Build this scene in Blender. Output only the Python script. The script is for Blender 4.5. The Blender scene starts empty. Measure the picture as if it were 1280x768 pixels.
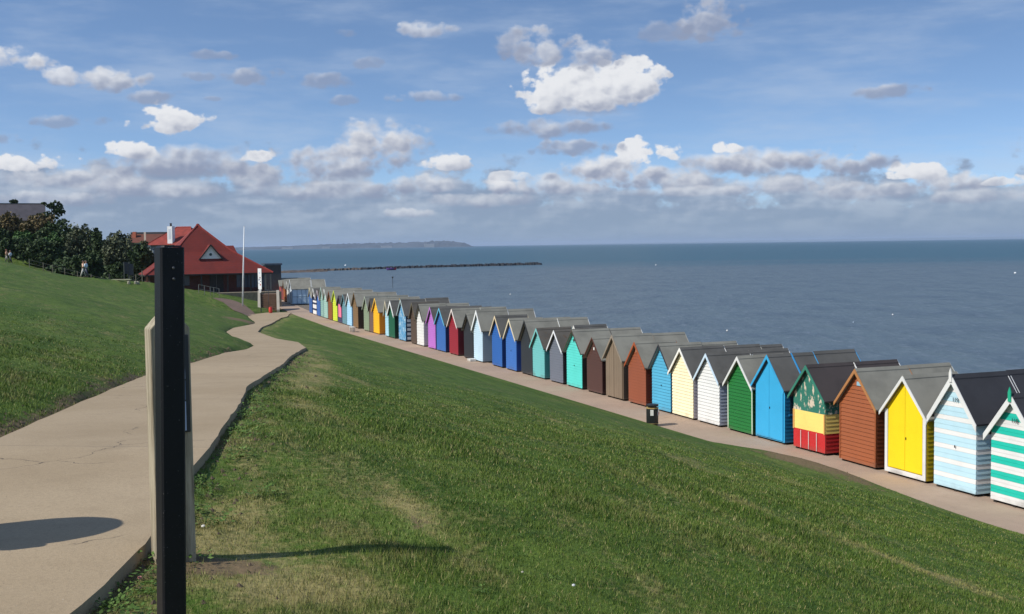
import bpy, math, random
import numpy as np
from mathutils import Vector, Matrix
random.seed(7); RNG = np.random.default_rng(11)
scene = bpy.context.scene
COL = scene.collection
R = math.radians
F, EYE = 1400.0, 6.9
PITCH, ROLL = math.atan(77.5/F), 0.0132
SEA = -3.0

# ------------------------------------------------------------------ camera
cam_d = bpy.data.cameras.new('camera'); cam = bpy.data.objects.new('camera', cam_d); COL.objects.link(cam)
cam_d.sensor_width = 36; cam_d.lens = 36*F/1280; cam_d.clip_start = .05; cam_d.clip_end = 90000
fw = Vector((0, math.cos(PITCH), -math.sin(PITCH))); up = Vector((0, math.sin(PITCH), math.cos(PITCH))); rt = Vector((1, 0, 0))
cr, sr = math.cos(ROLL), math.sin(ROLL)
rt2 = rt*cr - up*sr; up2 = rt*sr + up*cr
M = Matrix(((rt2.x, up2.x, -fw.x, 0), (rt2.y, up2.y, -fw.y, 0), (rt2.z, up2.z, -fw.z, EYE), (0, 0, 0, 1)))
cam.matrix_world = M
scene.camera = cam

def ray(px, py):
    a, b = px-640, 384-py
    return fw + rt2*(a/F) + up2*(b/F)
def at(px, py, Y):            # survey helper: the point Y metres ahead
    r = ray(px, py); t = Y/r.y
    return Vector((r.x*t, Y, EYE + r.z*t))
def at_z(px, py, z):
    r = ray(px, py); t = (z-EYE)/r.z
    return Vector((r.x*t, r.y*t, z))

# ------------------------------------------------------------------ row of huts line and terrain
ROW_Y = np.array([-40., 95., 115., 140., 460.]); ROW_X = np.array([39.6, -13.23, -20.3, -28.0, -126.])
def row_x(y): return np.interp(y, ROW_Y, ROW_X)
CA = .931
def tco(x, y): return (row_x(y)-x)*CA
ZP = np.array([[-10, 5.35], [5, 5.32], [9, 5.3], [15, 5.03], [22, 4.6], [36, 3.7], [50, 2.85], [69, 1.95], [85, 1.15], [100, .5], [110, .12], [118, 0.03], [125, .02]])
def zp(y): return np.interp(y, ZP[:, 0], ZP[:, 1])
def solve_path(px, py):
    lo, hi = 2., 122.
    r = ray(px, py)
    f = lambda Y: EYE + r.z*Y/r.y - zp(Y)
    for _ in range(60):
        m = (lo+hi)/2
        if f(m) > 0: lo = m
        else: hi = m
    Y = (lo+hi)/2
    return Y, tco(r.x*Y/r.y, Y)
REDGE = [(90, 768), (136, 722), (180, 680), (225, 600), (261, 559), (281.7, 529), (300, 504), (309, 483), (329.6, 470), (352.5, 456), (365, 444), (382, 434.5), (373, 428), (344, 423), (322, 415), (327.5, 409), (344, 402), (352, 397.3), (360, 395.3)]
LEDGE = [(-120, 600), (0, 548), (60, 520), (120, 495), (180, 470), (240, 453.8), (281.7, 441), (308, 436.8), (318, 432), (300, 426), (283, 415), (292, 410), (319, 404.5), (318, 402), (311, 397), (309, 393.5)]
rs = sorted(solve_path(*p) for p in REDGE); ls = sorted(solve_path(*p) for p in LEDGE)
RY = np.array([-12., 2.] + [a for a, b in rs] + [118.5, 121, 130]); RT = np.array([rs[0][1]+.3, rs[0][1]+.15] + [b for a, b in rs] + [1.9, 1.9, 1.9])
LY = np.array([-12., 2.] + [a for a, b in ls] + [121.5, 130]); LT = np.array([ls[0][1]+.2, ls[0][1]+.1] + [b for a, b in ls] + [3.0, 1.95])
def tR(y): return np.interp(y, RY, RT)
def tL(y): return np.maximum(np.interp(y, LY, LT), tR(y)+.02)
# pavilion frame
PHI = R(25); PB = at(264, 369, 130.5); PB.z = 1.8
pe = np.array([math.cos(PHI), math.sin(PHI)]); pv = np.array([-math.sin(PHI), math.cos(PHI)])
def pav_local(x, y):
    dx, dy = x-PB.x, y-PB.y
    return dx*pe[0]+dy*pe[1], dx*pv[0]+dy*pv[1]
def vnoise(x, y, s, seed=0):
    x = x/s + seed*17.3; y = y/s + seed*9.1
    xi, yi = np.floor(x), np.floor(y); xf, yf = x-xi, y-yi
    h = lambda a, b: np.modf(np.abs(np.sin(a*127.1+b*311.7+seed*74.7)*43758.5453))[0]
    u, v = xf*xf*(3-2*xf), yf*yf*(3-2*yf)
    return (h(xi, yi)*(1-u)+h(xi+1, yi)*u)*(1-v)+(h(xi, yi+1)*(1-u)+h(xi+1, yi+1)*u)*v - .5
def height(x, y, rough=True):
    x = np.asarray(x, float); y = np.asarray(y, float)
    t = tco(x, y); z0 = zp(y); a, b = tR(y), tL(y)
    # right of the path: falls to the promenade
    w = np.clip((t-1.9)/np.maximum(a-1.9, .05), 0, 1)
    g = 1-(1-w)**1.18
    d = np.maximum(a-t, 0)
    zr = np.maximum(z0-.08, 0)*g
    sh = np.clip(1-d/2.6, 0, 1)
    near = np.clip((17-y)/9, 0, 1)
    zr = zr + near*np.where(d < 2.2, .08*d, .176*np.exp(-((d-2.2)/3.2)**2))*(t > 2.)*np.clip((t-2.2)/4, 0, 1)
    # dirt bank bulging onto the promenade
    zr = zr + .34*np.exp(-((y-31.5)/3.4)**2)*np.exp(-((t-3.0)/1.2)**2)*(t > 1.2)
    # left of the path: bank and hillside
    e = np.maximum(t-b, 0)
    bank = .13*(1-np.exp(-e/.25))
    zl = z0-.02+bank+.25*e
    top = 6.45
    k = .5
    zl = -np.log(np.exp(-np.minimum(zl, 30)/k)+np.exp(-top/k))*k
    z = np.where(t < a, zr, np.where(t > b, zl, z0-.07))
    flat = t < 1.9
    z = np.where(flat, -.06, z)
    z = np.where(t <= .2, -.06, z)
    z = np.where(t < -4.2, np.maximum(-.06-.13*(-4.2-t), -7), z)
    # level ground round the pavilion
    u, v = pav_local(x, y)
    dd = np.maximum(np.maximum(np.abs(u)-8.5, -v-.2), np.maximum(v-13, 0)); dd = np.maximum(dd, 0)
    lim = 1.74+dd*.30
    z = np.where((t > 1.9), np.minimum(z, lim), z)
    z = z-np.clip((y-255)/50, 0, 1)**2*16
    if rough:
        out = ((t > b+.1) | ((t < a-.1) & (t > 2.4))).astype(float)
        n = vnoise(x, y, 1.7, 1)*.09+vnoise(x, y, .55, 2)*.05+vnoise(x, y, .2, 3)*.02+vnoise(x, y, 6, 4)*.16*np.clip((a-t-1)/3, 0, 1)*(t < a)+vnoise(x, y, 7, 5)*.2*np.clip((t-b-.5)/4, 0, 1)
        z = z+n*out*np.clip((t-2.2)/1.5, 0, 1)
    return z
def ground(px, py, lo=3., hi=400.):      # where the sight line meets the ground
    r = ray(px, py); Ys = np.exp(np.linspace(math.log(lo), math.log(hi), 4000))
    xs = r.x*Ys/r.y; zs = EYE+r.z*Ys/r.y; h = height(xs, Ys, False)
    i = np.argmax(zs < h) if (zs < h).any() else len(Ys)-1
    return Vector((float(xs[i]), float(Ys[i]), float(h[i])))

# ------------------------------------------------------------------ materials
def srgb(r, g, b, k=1.):
    f = lambda c: (c/255/12.92 if c <= 10 else ((c/255+.055)/1.055)**2.4)*k
    return (f(r), f(g), f(b), 1)
MATS = {}
def new_mat(name):
    m = bpy.data.materials.new(name); m.use_nodes = True
    nt = m.node_tree; b = nt.nodes['Principled BSDF']; return m, nt, b
def node(nt, typ, **kw):
    n = nt.nodes.new(typ)
    for k, v in kw.items():
        if k in n.inputs: n.inputs[k].default_value = v
        else: setattr(n, k, v)
    return n
def mathn(nt, op, a, b=None, c=None, clamp=False):
    n = nt.nodes.new('ShaderNodeMath'); n.operation = op; n.use_clamp = clamp
    for i, v in enumerate((a, b, c)):
        if v is None: continue
        if isinstance(v, (int, float)): n.inputs[i].default_value = v
        else: nt.links.new(v, n.inputs[i])
    return n.outputs[0]
def mixc(nt, f, a, b, mode='MIX'):
    n = nt.nodes.new('ShaderNodeMix'); n.data_type = 'RGBA'; n.blend_type = mode; n.clamp_factor = True
    for s, v in ((n.inputs[0], f), (n.inputs[6], a), (n.inputs[7], b)):
        if isinstance(v, (int, float)): s.default_value = v
        elif isinstance(v, tuple): s.default_value = v
        else: nt.links.new(v, s)
    return n.outputs[2]
def smooth(nt, v, lo, hi):
    n = nt.nodes.new('ShaderNodeMapRange'); n.interpolation_type = 'SMOOTHSTEP'
    n.inputs[1].default_value = lo; n.inputs[2].default_value = hi
    nt.links.new(v, n.inputs[0]); return n.outputs[0]
def noise(nt, vec, scale, detail=4, rough=.55, mp=None):
    if mp:
        m = nt.nodes.new('ShaderNodeMapping'); m.inputs['Scale'].default_value = mp
        nt.links.new(vec, m.inputs[0]); vec = m.outputs[0]
    n = nt.nodes.new('ShaderNodeTexNoise'); n.inputs['Scale'].default_value = scale; n.inputs['Detail'].default_value = detail; n.inputs['Roughness'].default_value = rough
    nt.links.new(vec, n.inputs['Vector']); return n.outputs['Fac']
def objco(nt): return nt.nodes.new('ShaderNodeTexCoord').outputs['Object']
def posco(nt): return nt.nodes.new('ShaderNodeNewGeometry').outputs['Position']

def paint(col, name='paint', rough=.55, wear=.17, dirt=.45, grain=(6, 6, 60), peel=None, planks=0.):
    key = (name, tuple(round(c, 4) for c in col), rough, wear, peel, planks)
    if key in MATS: return MATS[key]
    m, nt, b = new_mat(name); co = posco(nt)
    n1 = noise(nt, co, 1.3, 4); n2 = noise(nt, co, 1.0, 3, mp=grain)
    dark = tuple(c*.72 for c in col[:3])+(1,)
    c1 = mixc(nt, mathn(nt, 'MULTIPLY', smooth(nt, n1, .4, .75), wear*2.2), col, dark)
    li = tuple(min(c*1.12+.01, .85) for c in col[:3])+(1,)
    c2 = mixc(nt, mathn(nt, 'MULTIPLY', smooth(nt, n2, .5, .8), wear*3), c1, li)
    # splash dirt near the bottom edge: real grime on the boards
    oc = objco(nt); sep = node(nt, 'ShaderNodeSeparateXYZ'); nt.links.new(oc, sep.inputs[0])
    g = mathn(nt, 'ADD', mathn(nt, 'MULTIPLY', sep.outputs[2], -4.), mathn(nt, 'MULTIPLY', n1, 2.2))
    c3 = mixc(nt, mathn(nt, 'MULTIPLY', smooth(nt, g, .2, 1.3), dirt), c2, (.13, .10, .07, 1))
    if planks:
        w = mathn(nt, 'FRACT', mathn(nt, 'MULTIPLY', sep.outputs[0], 1/planks))
        ln = mathn(nt, 'LESS_THAN', w, .06)
        c3 = mixc(nt, mathn(nt, 'MULTIPLY', ln, .7), c3, tuple(c*.3 for c in col[:3])+(1,))
        fl = mathn(nt, 'FLOOR', mathn(nt, 'MULTIPLY', sep.outputs[0], 1/planks))
        wn = node(nt, 'ShaderNodeTexWhiteNoise', noise_dimensions='1D'); nt.links.new(fl, wn.inputs['W'])
        c3 = mixc(nt, mathn(nt, 'MULTIPLY', wn.outputs[0], .25), c3, tuple(c*.6 for c in col[:3])+(1,))
    if peel:
        pn = noise(nt, co, 5., 6, .7, mp=(1, 1, .55))
        c3 = mixc(nt, smooth(nt, pn, peel[1], peel[1]+.05), c3, peel[0])
    nt.links.new(c3, b.inputs['Base Color']); b.inputs['Roughness'].default_value = rough
    bp = node(nt, 'ShaderNodeBump', Strength=.25, Distance=.004); nt.links.new(n2, bp.inputs['Height']); nt.links.new(bp.outputs[0], b.inputs['Normal'])
    MATS[key] = m; return m
def plain(name, col, rough=.6, metal=0., var=.15, scale=3.):
    key = (name, tuple(round(c, 4) for c in col), rough, metal)
    if key in MATS: return MATS[key]
    m, nt, b = new_mat(name); n1 = noise(nt, posco(nt), scale, 5)
    c = mixc(nt, smooth(nt, n1, .3, .7), tuple(min(x*(1+var), .85) for x in col[:3])+(1,), tuple(x*(1-var) for x in col[:3])+(1,))
    nt.links.new(c, b.inputs['Base Color']); b.inputs['Roughness'].default_value = rough; b.inputs['Metallic'].default_value = metal
    MATS[key] = m; return m
def felt(name, col, moss=0.):
    key = (name, col)
    if key in MATS: return MATS[key]
    m, nt, b = new_mat(name); co = posco(nt)
    n1 = noise(nt, co, 1.1, 5, .6); n2 = noise(nt, co, 90, 2); n3 = noise(nt, co, 4, 6, .7)
    c = mixc(nt, smooth(nt, n1, .35, .7), tuple(x*1.15 for x in col[:3])+(1,), tuple(x*.8 for x in col[:3])+(1,))
    c = mixc(nt, mathn(nt, 'MULTIPLY', n2, .3), c, tuple(x*1.7 for x in col[:3])+(1,))
    if moss: c = mixc(nt, smooth(nt, n3, .56, .7), c, (.10, .065, .04, 1))
    nt.links.new(c, b.inputs['Base Color']); b.inputs['Roughness'].default_value = .9
    bp = node(nt, 'ShaderNodeBump', Strength=.3, Distance=.01); nt.links.new(n3, bp.inputs['Height']); nt.links.new(bp.outputs[0], b.inputs['Normal'])
    MATS[key] = m; return m

def grass_colour(nt):
    """green / dry / soil mixed by world position and the painted wear attributes"""
    co = posco(nt)
    rot = node(nt, 'ShaderNodeMapping'); rot.inputs['Rotation'].default_value = (0, 0, R(-21.4)); nt.links.new(co, rot.inputs[0]); v = rot.outputs[0]
    a = nt.nodes.new('ShaderNodeAttribute'); a.attribute_name = 'wear'; wear = a.outputs['Fac']
    s = nt.nodes.new('ShaderNodeAttribute'); s.attribute_name = 'soil'; soil = s.outputs['Fac']
    big = noise(nt, v, .35, 4, .55, mp=(1, .35, 1)); mid = noise(nt, v, 2.2, 5, .62, mp=(1, .55, 1)); fine = noise(nt, v, 14, 4, .6); streak = noise(nt, v, 1.0, 5, .65, mp=(1.5, .22, 1))
    g = mixc(nt, smooth(nt, big, .35, .68), (.066, .118, .018, 1), (.112, .162, .034, 1))
    g = mixc(nt, smooth(nt, mid, .40, .62), g, (.046, .090, .013, 1)); blot = noise(nt, v, .9, 5, .65, mp=(1, .7, 1)); g = mixc(nt, mathn(nt, 'MULTIPLY', smooth(nt, blot, .5, .68), .7), g, (.038, .078, .012, 1))
    g = mixc(nt, mathn(nt, 'MULTIPLY', smooth(nt, fine, .5, .72), .45), g, (.15, .185, .045, 1))
    dv = mathn(nt, 'ADD', mathn(nt, 'ADD', mathn(nt, 'MULTIPLY', streak, .55), mathn(nt, 'MULTIPLY', mid, .45)), mathn(nt, 'MULTIPLY', wear, .26))
    dv = mathn(nt, 'ADD', dv, mathn(nt, 'MULTIPLY', mathn(nt, 'SUBTRACT', fine, .5), .55))
    c = mixc(nt, mathn(nt, 'MULTIPLY', smooth(nt, dv, .50, .80), .9), g, (.30, .245, .12, 1))
    sv = mathn(nt, 'ADD', mathn(nt, 'MULTIPLY', mid, .5), mathn(nt, 'MULTIPLY', soil, .6)); sv = mathn(nt, 'ADD', sv, mathn(nt, 'MULTIPLY', fine, .35))
    c = mixc(nt, smooth(nt, sv, .62, .78), c, (.17, .12, .078, 1))
    return c, mid, fine
def mat_grass(blade=False):
    m, nt, b = new_mat('grass_blades' if blade else 'turf')
    c, mid, fine = grass_colour(nt)
    if blade:
        a = nt.nodes.new('ShaderNodeAttribute'); a.attribute_name = 'tone'
        c = mixc(nt, mathn(nt, 'MULTIPLY', smooth(nt, a.outputs['Fac'], .2, 1.), .6), c, (.19, .24, .06, 1))
        c = mixc(nt, smooth(nt, a.outputs['Fac'], .93, .95), c, (.36, .30, .16, 1))
        c = mixc(nt, 1., c, (1.10, 1.13, .92, 1), 'MULTIPLY'); b.inputs['Roughness'].default_value = .55
    else:
        co = posco(nt); n = noise(nt, co, 9, 6, .7)
        c = mixc(nt, smooth(nt, n, .3, .55), mixc(nt, .35, c, (.03, .045, .012, 1)), c)
        c = mixc(nt, 1., c, (1.08, 1.10, .92, 1), 'MULTIPLY')
        bp = node(nt, 'ShaderNodeBump', Strength=.6, Distance=.05); nt.links.new(n, bp.inputs['Height']); nt.links.new(bp.outputs[0], b.inputs['Normal'])
        b.inputs['Roughness'].default_value = .9
    b.inputs['Specular IOR Level'].default_value = .2
    nt.links.new(c, b.inputs['Base Color']); return m
def mat_path(name, c1, c2, c3, cracks=False):
    m, nt, b = new_mat(name); co = posco(nt)
    n1 = noise(nt, co, .5, 5, .6); n2 = noise(nt, co, 38, 4, .75); n3 = noise(nt, co, 3., 6, .65); v = node(nt, 'ShaderNodeTexVoronoi', Scale=120.); nt.links.new(co, v.inputs['Vector'])
    c = mixc(nt, smooth(nt, n1, .35, .68), c1, c2)
    c = mixc(nt, mathn(nt, 'MULTIPLY', smooth(nt, n3, .45, .75), .35), c, c3)
    c = mixc(nt, mathn(nt, 'MULTIPLY', smooth(nt, n2, .42, .7), .35), c, tuple(x*.55 for x in c1[:3])+(1,))
    st = noise(nt, co, 1.1, 3, .5); c = mixc(nt, mathn(nt, 'MULTIPLY', smooth(nt, st, .62, .75), .25), c, tuple(x*.5 for x in c1[:3])+(1,))
    sp = noise(nt, co, 70, 1, .5); c = mixc(nt, smooth(nt, sp, .78, .82), c, (.5, .45, .38, 1)); c = mixc(nt, smooth(nt, sp, .22, .19), c, (.05, .04, .03, 1))
    g5 = noise(nt, co, 210, 2, .6); c = mixc(nt, mathn(nt, 'MULTIPLY', smooth(nt, g5, .55, .7), .35), c, tuple(min(x*1.5, .8) for x in c1[:3])+(1,)); c = mixc(nt, mathn(nt, 'MULTIPLY', smooth(nt, g5, .45, .32), .4), c, tuple(x*.5 for x in c1[:3])+(1,))
    if cracks:
        wn_ = nt.nodes.new('ShaderNodeTexNoise'); wn_.inputs['Scale'].default_value = 2.5; wn_.inputs['Detail'].default_value = 5; nt.links.new(co, wn_.inputs['Vector'])
        wa = node(nt, 'ShaderNodeVectorMath', operation='MULTIPLY_ADD'); wa.inputs[1].default_value = (.5, .5, .0); nt.links.new(wn_.outputs['Color'], wa.inputs[0]); nt.links.new(co, wa.inputs[2])
        vo = node(nt, 'ShaderNodeTexVoronoi', feature='DISTANCE_TO_EDGE'); vo.inputs['Scale'].default_value = .42; nt.links.new(wa.outputs[0], vo.inputs['Vector'])
        ck = mathn(nt, 'LESS_THAN', vo.outputs['Distance'], .0022); msk = smooth(nt, noise(nt, co, .7, 2), .47, .55)
        c = mixc(nt, mathn(nt, 'MULTIPLY', mathn(nt, 'MULTIPLY', ck, msk), .75), c, (.06, .05, .04, 1))
        # repaired slabs of slightly different concrete, cast about six metres long
        sp_ = node(nt, 'ShaderNodeSeparateXYZ'); nt.links.new(co, sp_.inputs[0]); sy = mathn(nt, 'MULTIPLY', mathn(nt, 'ADD', sp_.outputs[1], mathn(nt, 'MULTIPLY', sp_.outputs[0], .15)), 1/4.3)
        jf = mathn(nt, 'FRACT', sy); c = mixc(nt, mathn(nt, 'MULTIPLY', mathn(nt, 'LESS_THAN', jf, .0035), .5), c, (.10, .085, .07, 1))
        w1 = node(nt, 'ShaderNodeTexWhiteNoise', noise_dimensions='1D'); nt.links.new(mathn(nt, 'FLOOR', sy), w1.inputs['W']); c = mixc(nt, mathn(nt, 'MULTIPLY', w1.outputs[0], .16), c, tuple(x*.6 for x in c1[:3])+(1,))
    nt.links.new(c, b.inputs['Base Color']); b.inputs['Roughness'].default_value = .9; b.inputs['Specular IOR Level'].default_value = .25
    bp = node(nt, 'ShaderNodeBump', Strength=.5, Distance=.006); nt.links.new(n2, bp.inputs['Height']); nt.links.new(bp.outputs[0], b.inputs['Normal'])
    return m

# ------------------------------------------------------------------ mesh helpers
class MB:
    def __init__(s): s.v = []; s.f = []; s.m = []
    def quad(s, *p, m=0):
        i = len(s.v); s.v += [tuple(q) for q in p]; s.f.append(tuple(range(i, i+len(p)))); s.m.append(m); return s
    def box(s, x0, x1, y0, y1, z0, z1, m=0):
        return s.prism([(x0, y0), (x1, y0), (x1, y1), (x0, y1)], z0, z1, m=m)
    def prism(s, poly, z0, z1, axis='z', m=0):      # polygon extruded along an axis
        n = len(poly); i = len(s.v)
        f = {'z': lambda a, b, c: (a, b, c), 'y': lambda a, b, c: (a, c, b), 'x': lambda a, b, c: (c, a, b)}[axis]
        s.v += [f(a, b, z0) for a, b in poly]+[f(a, b, z1) for a, b in poly]
        s.f += [tuple(range(i+n-1, i-1, -1)), tuple(range(i+n, i+2*n))]+[(i+k, i+(k+1) % n, i+n+(k+1) % n, i+n+k) for k in range(n)]
        s.m += [m]*(n+2); return s
    def bar(s, a, b, w, h=None, m=0):      # rectangular bar between points
        a, b = Vector(a), Vector(b); h = h or w; d = (b-a).normalized()
        u = d.cross(Vector((0, 0, 1)))
        if u.length < 1e-3: u = Vector((1, 0, 0))
        u.normalize(); v = u.cross(d).normalized(); i = len(s.v)
        for p in (a, b):
            for (p1, q1) in ((-1, -1), (1, -1), (1, 1), (-1, 1)): s.v.append(tuple(p+u*p1*w/2+v*q1*h/2))
        s.f += [(i+3, i+2, i+1, i), (i+4, i+5, i+6, i+7)]+[(i+k, i+(k+1) % 4, i+4+(k+1) % 4, i+4+k) for k in range(4)]; s.m += [m]*6; return s
    def tube(s, pts, rad, n=8, m=0):
        pts = [Vector(p) for p in pts]; rad = rad if isinstance(rad, (list, tuple)) else [rad]*len(pts); i0 = len(s.v)
        for k, p in enumerate(pts):
            d = (pts[min(k+1, len(pts)-1)]-pts[max(k-1, 0)]).normalized(); u = d.orthogonal().normalized() if abs(d.z) < .9 else Vector((1, 0, 0)); u = (u-d*u.dot(d)).normalized(); v = d.cross(u)
            for j in range(n):
                a = 2*math.pi*j/n; s.v.append(tuple(p+(u*math.cos(a)+v*math.sin(a))*rad[k]))
        for k in range(len(pts)-1):
            for j in range(n): s.f.append((i0+k*n+j, i0+k*n+(j+1) % n, i0+(k+1)*n+(j+1) % n, i0+(k+1)*n+j)); s.m.append(m)
        s.f += [tuple(i0+j for j in range(n-1, -1, -1)), tuple(i0+(len(pts)-1)*n+j for j in range(n))]; s.m += [m, m]; return s
    def lathe(s, prof, n=24, cx=0, cy=0, sx=1, sy=1, m=0):
        return s._l(prof, n, cx, cy, sx, sy, m)
    def _l(s, prof, n, cx, cy, sx, sy, m):
        i0 = len(s.v)
        for r, z in prof:
            for j in range(n):
                a = 2*math.pi*j/n; s.v.append((cx+r*sx*math.cos(a), cy+r*sy*math.sin(a), z))
        for k in range(len(prof)-1):
            for j in range(n): s.f.append((i0+k*n+j, i0+k*n+(j+1) % n, i0+(k+1)*n+(j+1) % n, i0+(k+1)*n+j)); s.m.append(m)
        s.f += [tuple(i0+j for j in range(n-1, -1, -1)), tuple(i0+(len(prof)-1)*n+j for j in range(n))]; s.m += [m, m]; return s
    def build(s, name, mats, parent=None, smooth=False, bevel=0):
        me = bpy.data.meshes.new(name); me.from_pydata(s.v, [], s.f)
        for mt in (mats if isinstance(mats, (list, tuple)) else [mats]): me.materials.append(mt)
        me.polygons.foreach_set('material_index', s.m)
        if smooth: me.polygons.foreach_set('use_smooth', [True]*len(me.polygons))
        me.validate(); me.update()
        o = bpy.data.objects.new(name, me); COL.objects.link(o)
        if parent: o.parent = parent
        if bevel:
            b = o.modifiers.new('bevel', 'BEVEL'); b.width = bevel; b.segments = 2; b.limit_method = 'ANGLE'
        return o
def np_mesh(name, v, f, mats, smooth=True, parent=None):
    me = bpy.data.meshes.new(name); nf, k = f.shape
    me.vertices.add(len(v)); me.vertices.foreach_set('co', v.astype(np.float32).ravel())
    me.loops.add(nf*k); me.loops.foreach_set('vertex_index', f.astype(np.int32).ravel())
    me.polygons.add(nf); me.polygons.foreach_set('loop_start', np.arange(0, nf*k, k, dtype=np.int32))
    me.update(calc_edges=True); me.polygons.foreach_set('use_smooth', np.full(nf, smooth)); me.materials.append(mats); me.validate()
    o = bpy.data.objects.new(name, me); COL.objects.link(o)
    if parent: o.parent = parent
    return o
def attr(o, name, vals):
    a = o.data.attributes.new(name, 'FLOAT', 'POINT'); a.data.foreach_set('value', np.asarray(vals, np.float32))
def tag(o, label, cat, group=None, kind=None):
    if kind: o['kind'] = kind
    if label: o['label'] = label
    if cat: o['category'] = cat
    if group: o['group'] = group
    return o
def struct(o): o['kind'] = 'structure'; return o
def thing(name, label, cat, loc=(0, 0, 0), rz=0, group=None):
    o = bpy.data.objects.new(name, None); COL.objects.link(o); o.location = loc; o.rotation_euler = (0, 0, rz); o.empty_display_size = .3
    return tag(o, label, cat, group)
def text_mesh(name, txt, size, mat, parent, loc, rot, ext=.004):
    cu = bpy.data.curves.new(name+'_curve', 'FONT'); cu.body = txt; cu.size = size; cu.extrude = ext; cu.align_x = 'CENTER'; cu.align_y = 'CENTER'
    tmp = bpy.data.objects.new('tmp', cu); COL.objects.link(tmp); bpy.context.view_layer.update()
    me = bpy.data.meshes.new_from_object(tmp.evaluated_get(bpy.context.evaluated_depsgraph_get())); COL.objects.unlink(tmp); bpy.data.objects.remove(tmp)
    me.materials.clear(); me.materials.append(mat); o = bpy.data.objects.new(name, me); COL.objects.link(o); o.parent = parent; o.location = loc; o.rotation_euler = rot
    return o

# ------------------------------------------------------------------ ground, path, promenade, sea
def wear_masks(x, y):
    t = tco(x, y); a, b = tR(y), tL(y); d = a-t; e = t-b
    wear = (.55*np.exp(-((d-.75)/.34)**2)*np.clip((y-10.5)/4, 0, 1)*np.clip((30-y)/8, 0, 1)+.55*np.exp(-((d-.7)/.9)**2)*np.clip((9.5-y)/3, 0, 1)+.3*np.exp(-((d-.5)/.4)**2))*(d > 0)*(.75+1.3*vnoise(x, y, .8, 21)) + .35*np.exp(-np.maximum(d, 0)/.5)*(d > -.3)
    P = ground(360, 735); wear = wear+.9*np.exp(-(((x-P.x)/.55)**2+((y-P.y)/.32)**2))
    for px, py, sx, sy, w in ((510, 640, .12, .5, .6), (870, 585, .4, 1.2, .45), (920, 628, .25, .8, .5), (1100, 690, .3, 1.2, .6), (1180, 720, .25, .8, .5), (700, 530, .5, 1.2, .35), (960, 600, .3, 1.4, .35), (640, 560, .3, .6, .3), (1010, 560, .5, 1.2, .35), (430, 470, .15, 2.2, .5)):
        P = ground(px, py); c, s = math.cos(R(21)), math.sin(R(21)); dx, dy = x-P.x, y-P.y
        wear = wear+w*np.exp(-(((dx*c+dy*s)/sx)**2+((-dx*s+dy*c)/sy)**2))
    soil = .75*np.exp(-(e/.28)**2)*(e > -.5)*np.clip(1-y/60, .3, 1) + .45*np.exp(-(d/.22)**2)
    soil = soil + .72*np.exp(-((y-31)/3.2)**2)*np.exp(-((t-3.3)/1.0)**2) + .35*np.exp(-((t-2.0)/.35)**2)
    P = at_z(238, 690, 5.3); soil = soil+.9*np.exp(-(((x-P.x-.2)/.35)**2+((y-P.y)/.25)**2))
    P = ground(520, 655); soil = soil+.6*np.exp(-(((x-P.x)/.15)**2+((y-P.y)/.35)**2))
    P = ground(300, 400); soil = soil+.8*np.exp(-(((x-P.x)/1.2)**2+((y-P.y)/4)**2))
    return np.clip(wear, 0, 1.4), np.clip(soil, 0, 1.2)
def axis(lo, hi, f0, growth):
    out = [lo]; st = f0
    while out[-1] < hi: out.append(out[-1]+st); st *= growth
    return np.array(out)
TURF = mat_grass()
ys = np.concatenate([[-40, -20, -8, -2, 1], axis(2.5, 330, .07, 1.0125)])
# t offsets are fixed to the path edges so that the banks stay crisp
dR = np.concatenate([axis(0, 16, .05, 1.045)]); dR = dR/dR[-1]; dR = np.unique(np.concatenate([dR, np.linspace(.5, 1, 60), 1-np.array([.002, .005, .01, .015])]))
dL = axis(0, 60, .05, 1.06)
rows = []
for y in ys:
    a, b = float(tR(y)), float(tL(y))
    left = b+.001+dL
    right = a-.001-dR*(a-1.9)
    rows.append(np.concatenate([left[::-1], np.linspace(b-.03, a+.03, 5), right, [1.7, 1.5, 1.3, 1.0, .6, .19, -2, -4.2, -8, -20, -45]]))
T = np.array([np.concatenate([[1500, 600, 200], r]) for r in rows]); ny, nt_ = T.shape
Yg = np.repeat(ys[:, None], nt_, 1); Xg = row_x(Yg)-T/CA
Zg = height(Xg, Yg)
V = np.stack([Xg, Yg, Zg], -1).reshape(-1, 3)
idx = np.arange(ny*nt_).reshape(ny, nt_)
Fq = np.stack([idx[:-1, :-1], idx[:-1, 1:], idx[1:, 1:], idx[1:, :-1]], -1).reshape(-1, 4)
terr = np_mesh('ground', V, Fq, TURF); struct(terr)
w_, s_ = wear_masks(V[:, 0], V[:, 1]); attr(terr, 'wear', w_); attr(terr, 'soil', s_)
beach = mat_path('shingle', (.22, .17, .12, 1), (.30, .25, .18, 1), (.16, .13, .10, 1))
terr.data.materials.append(beach)
tt = tco(V[Fq[:, 0], 0], V[Fq[:, 0], 1]); terr.data.polygons.foreach_set('material_index', (tt < -2).astype(np.int32)); terr.data.update()

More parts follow.
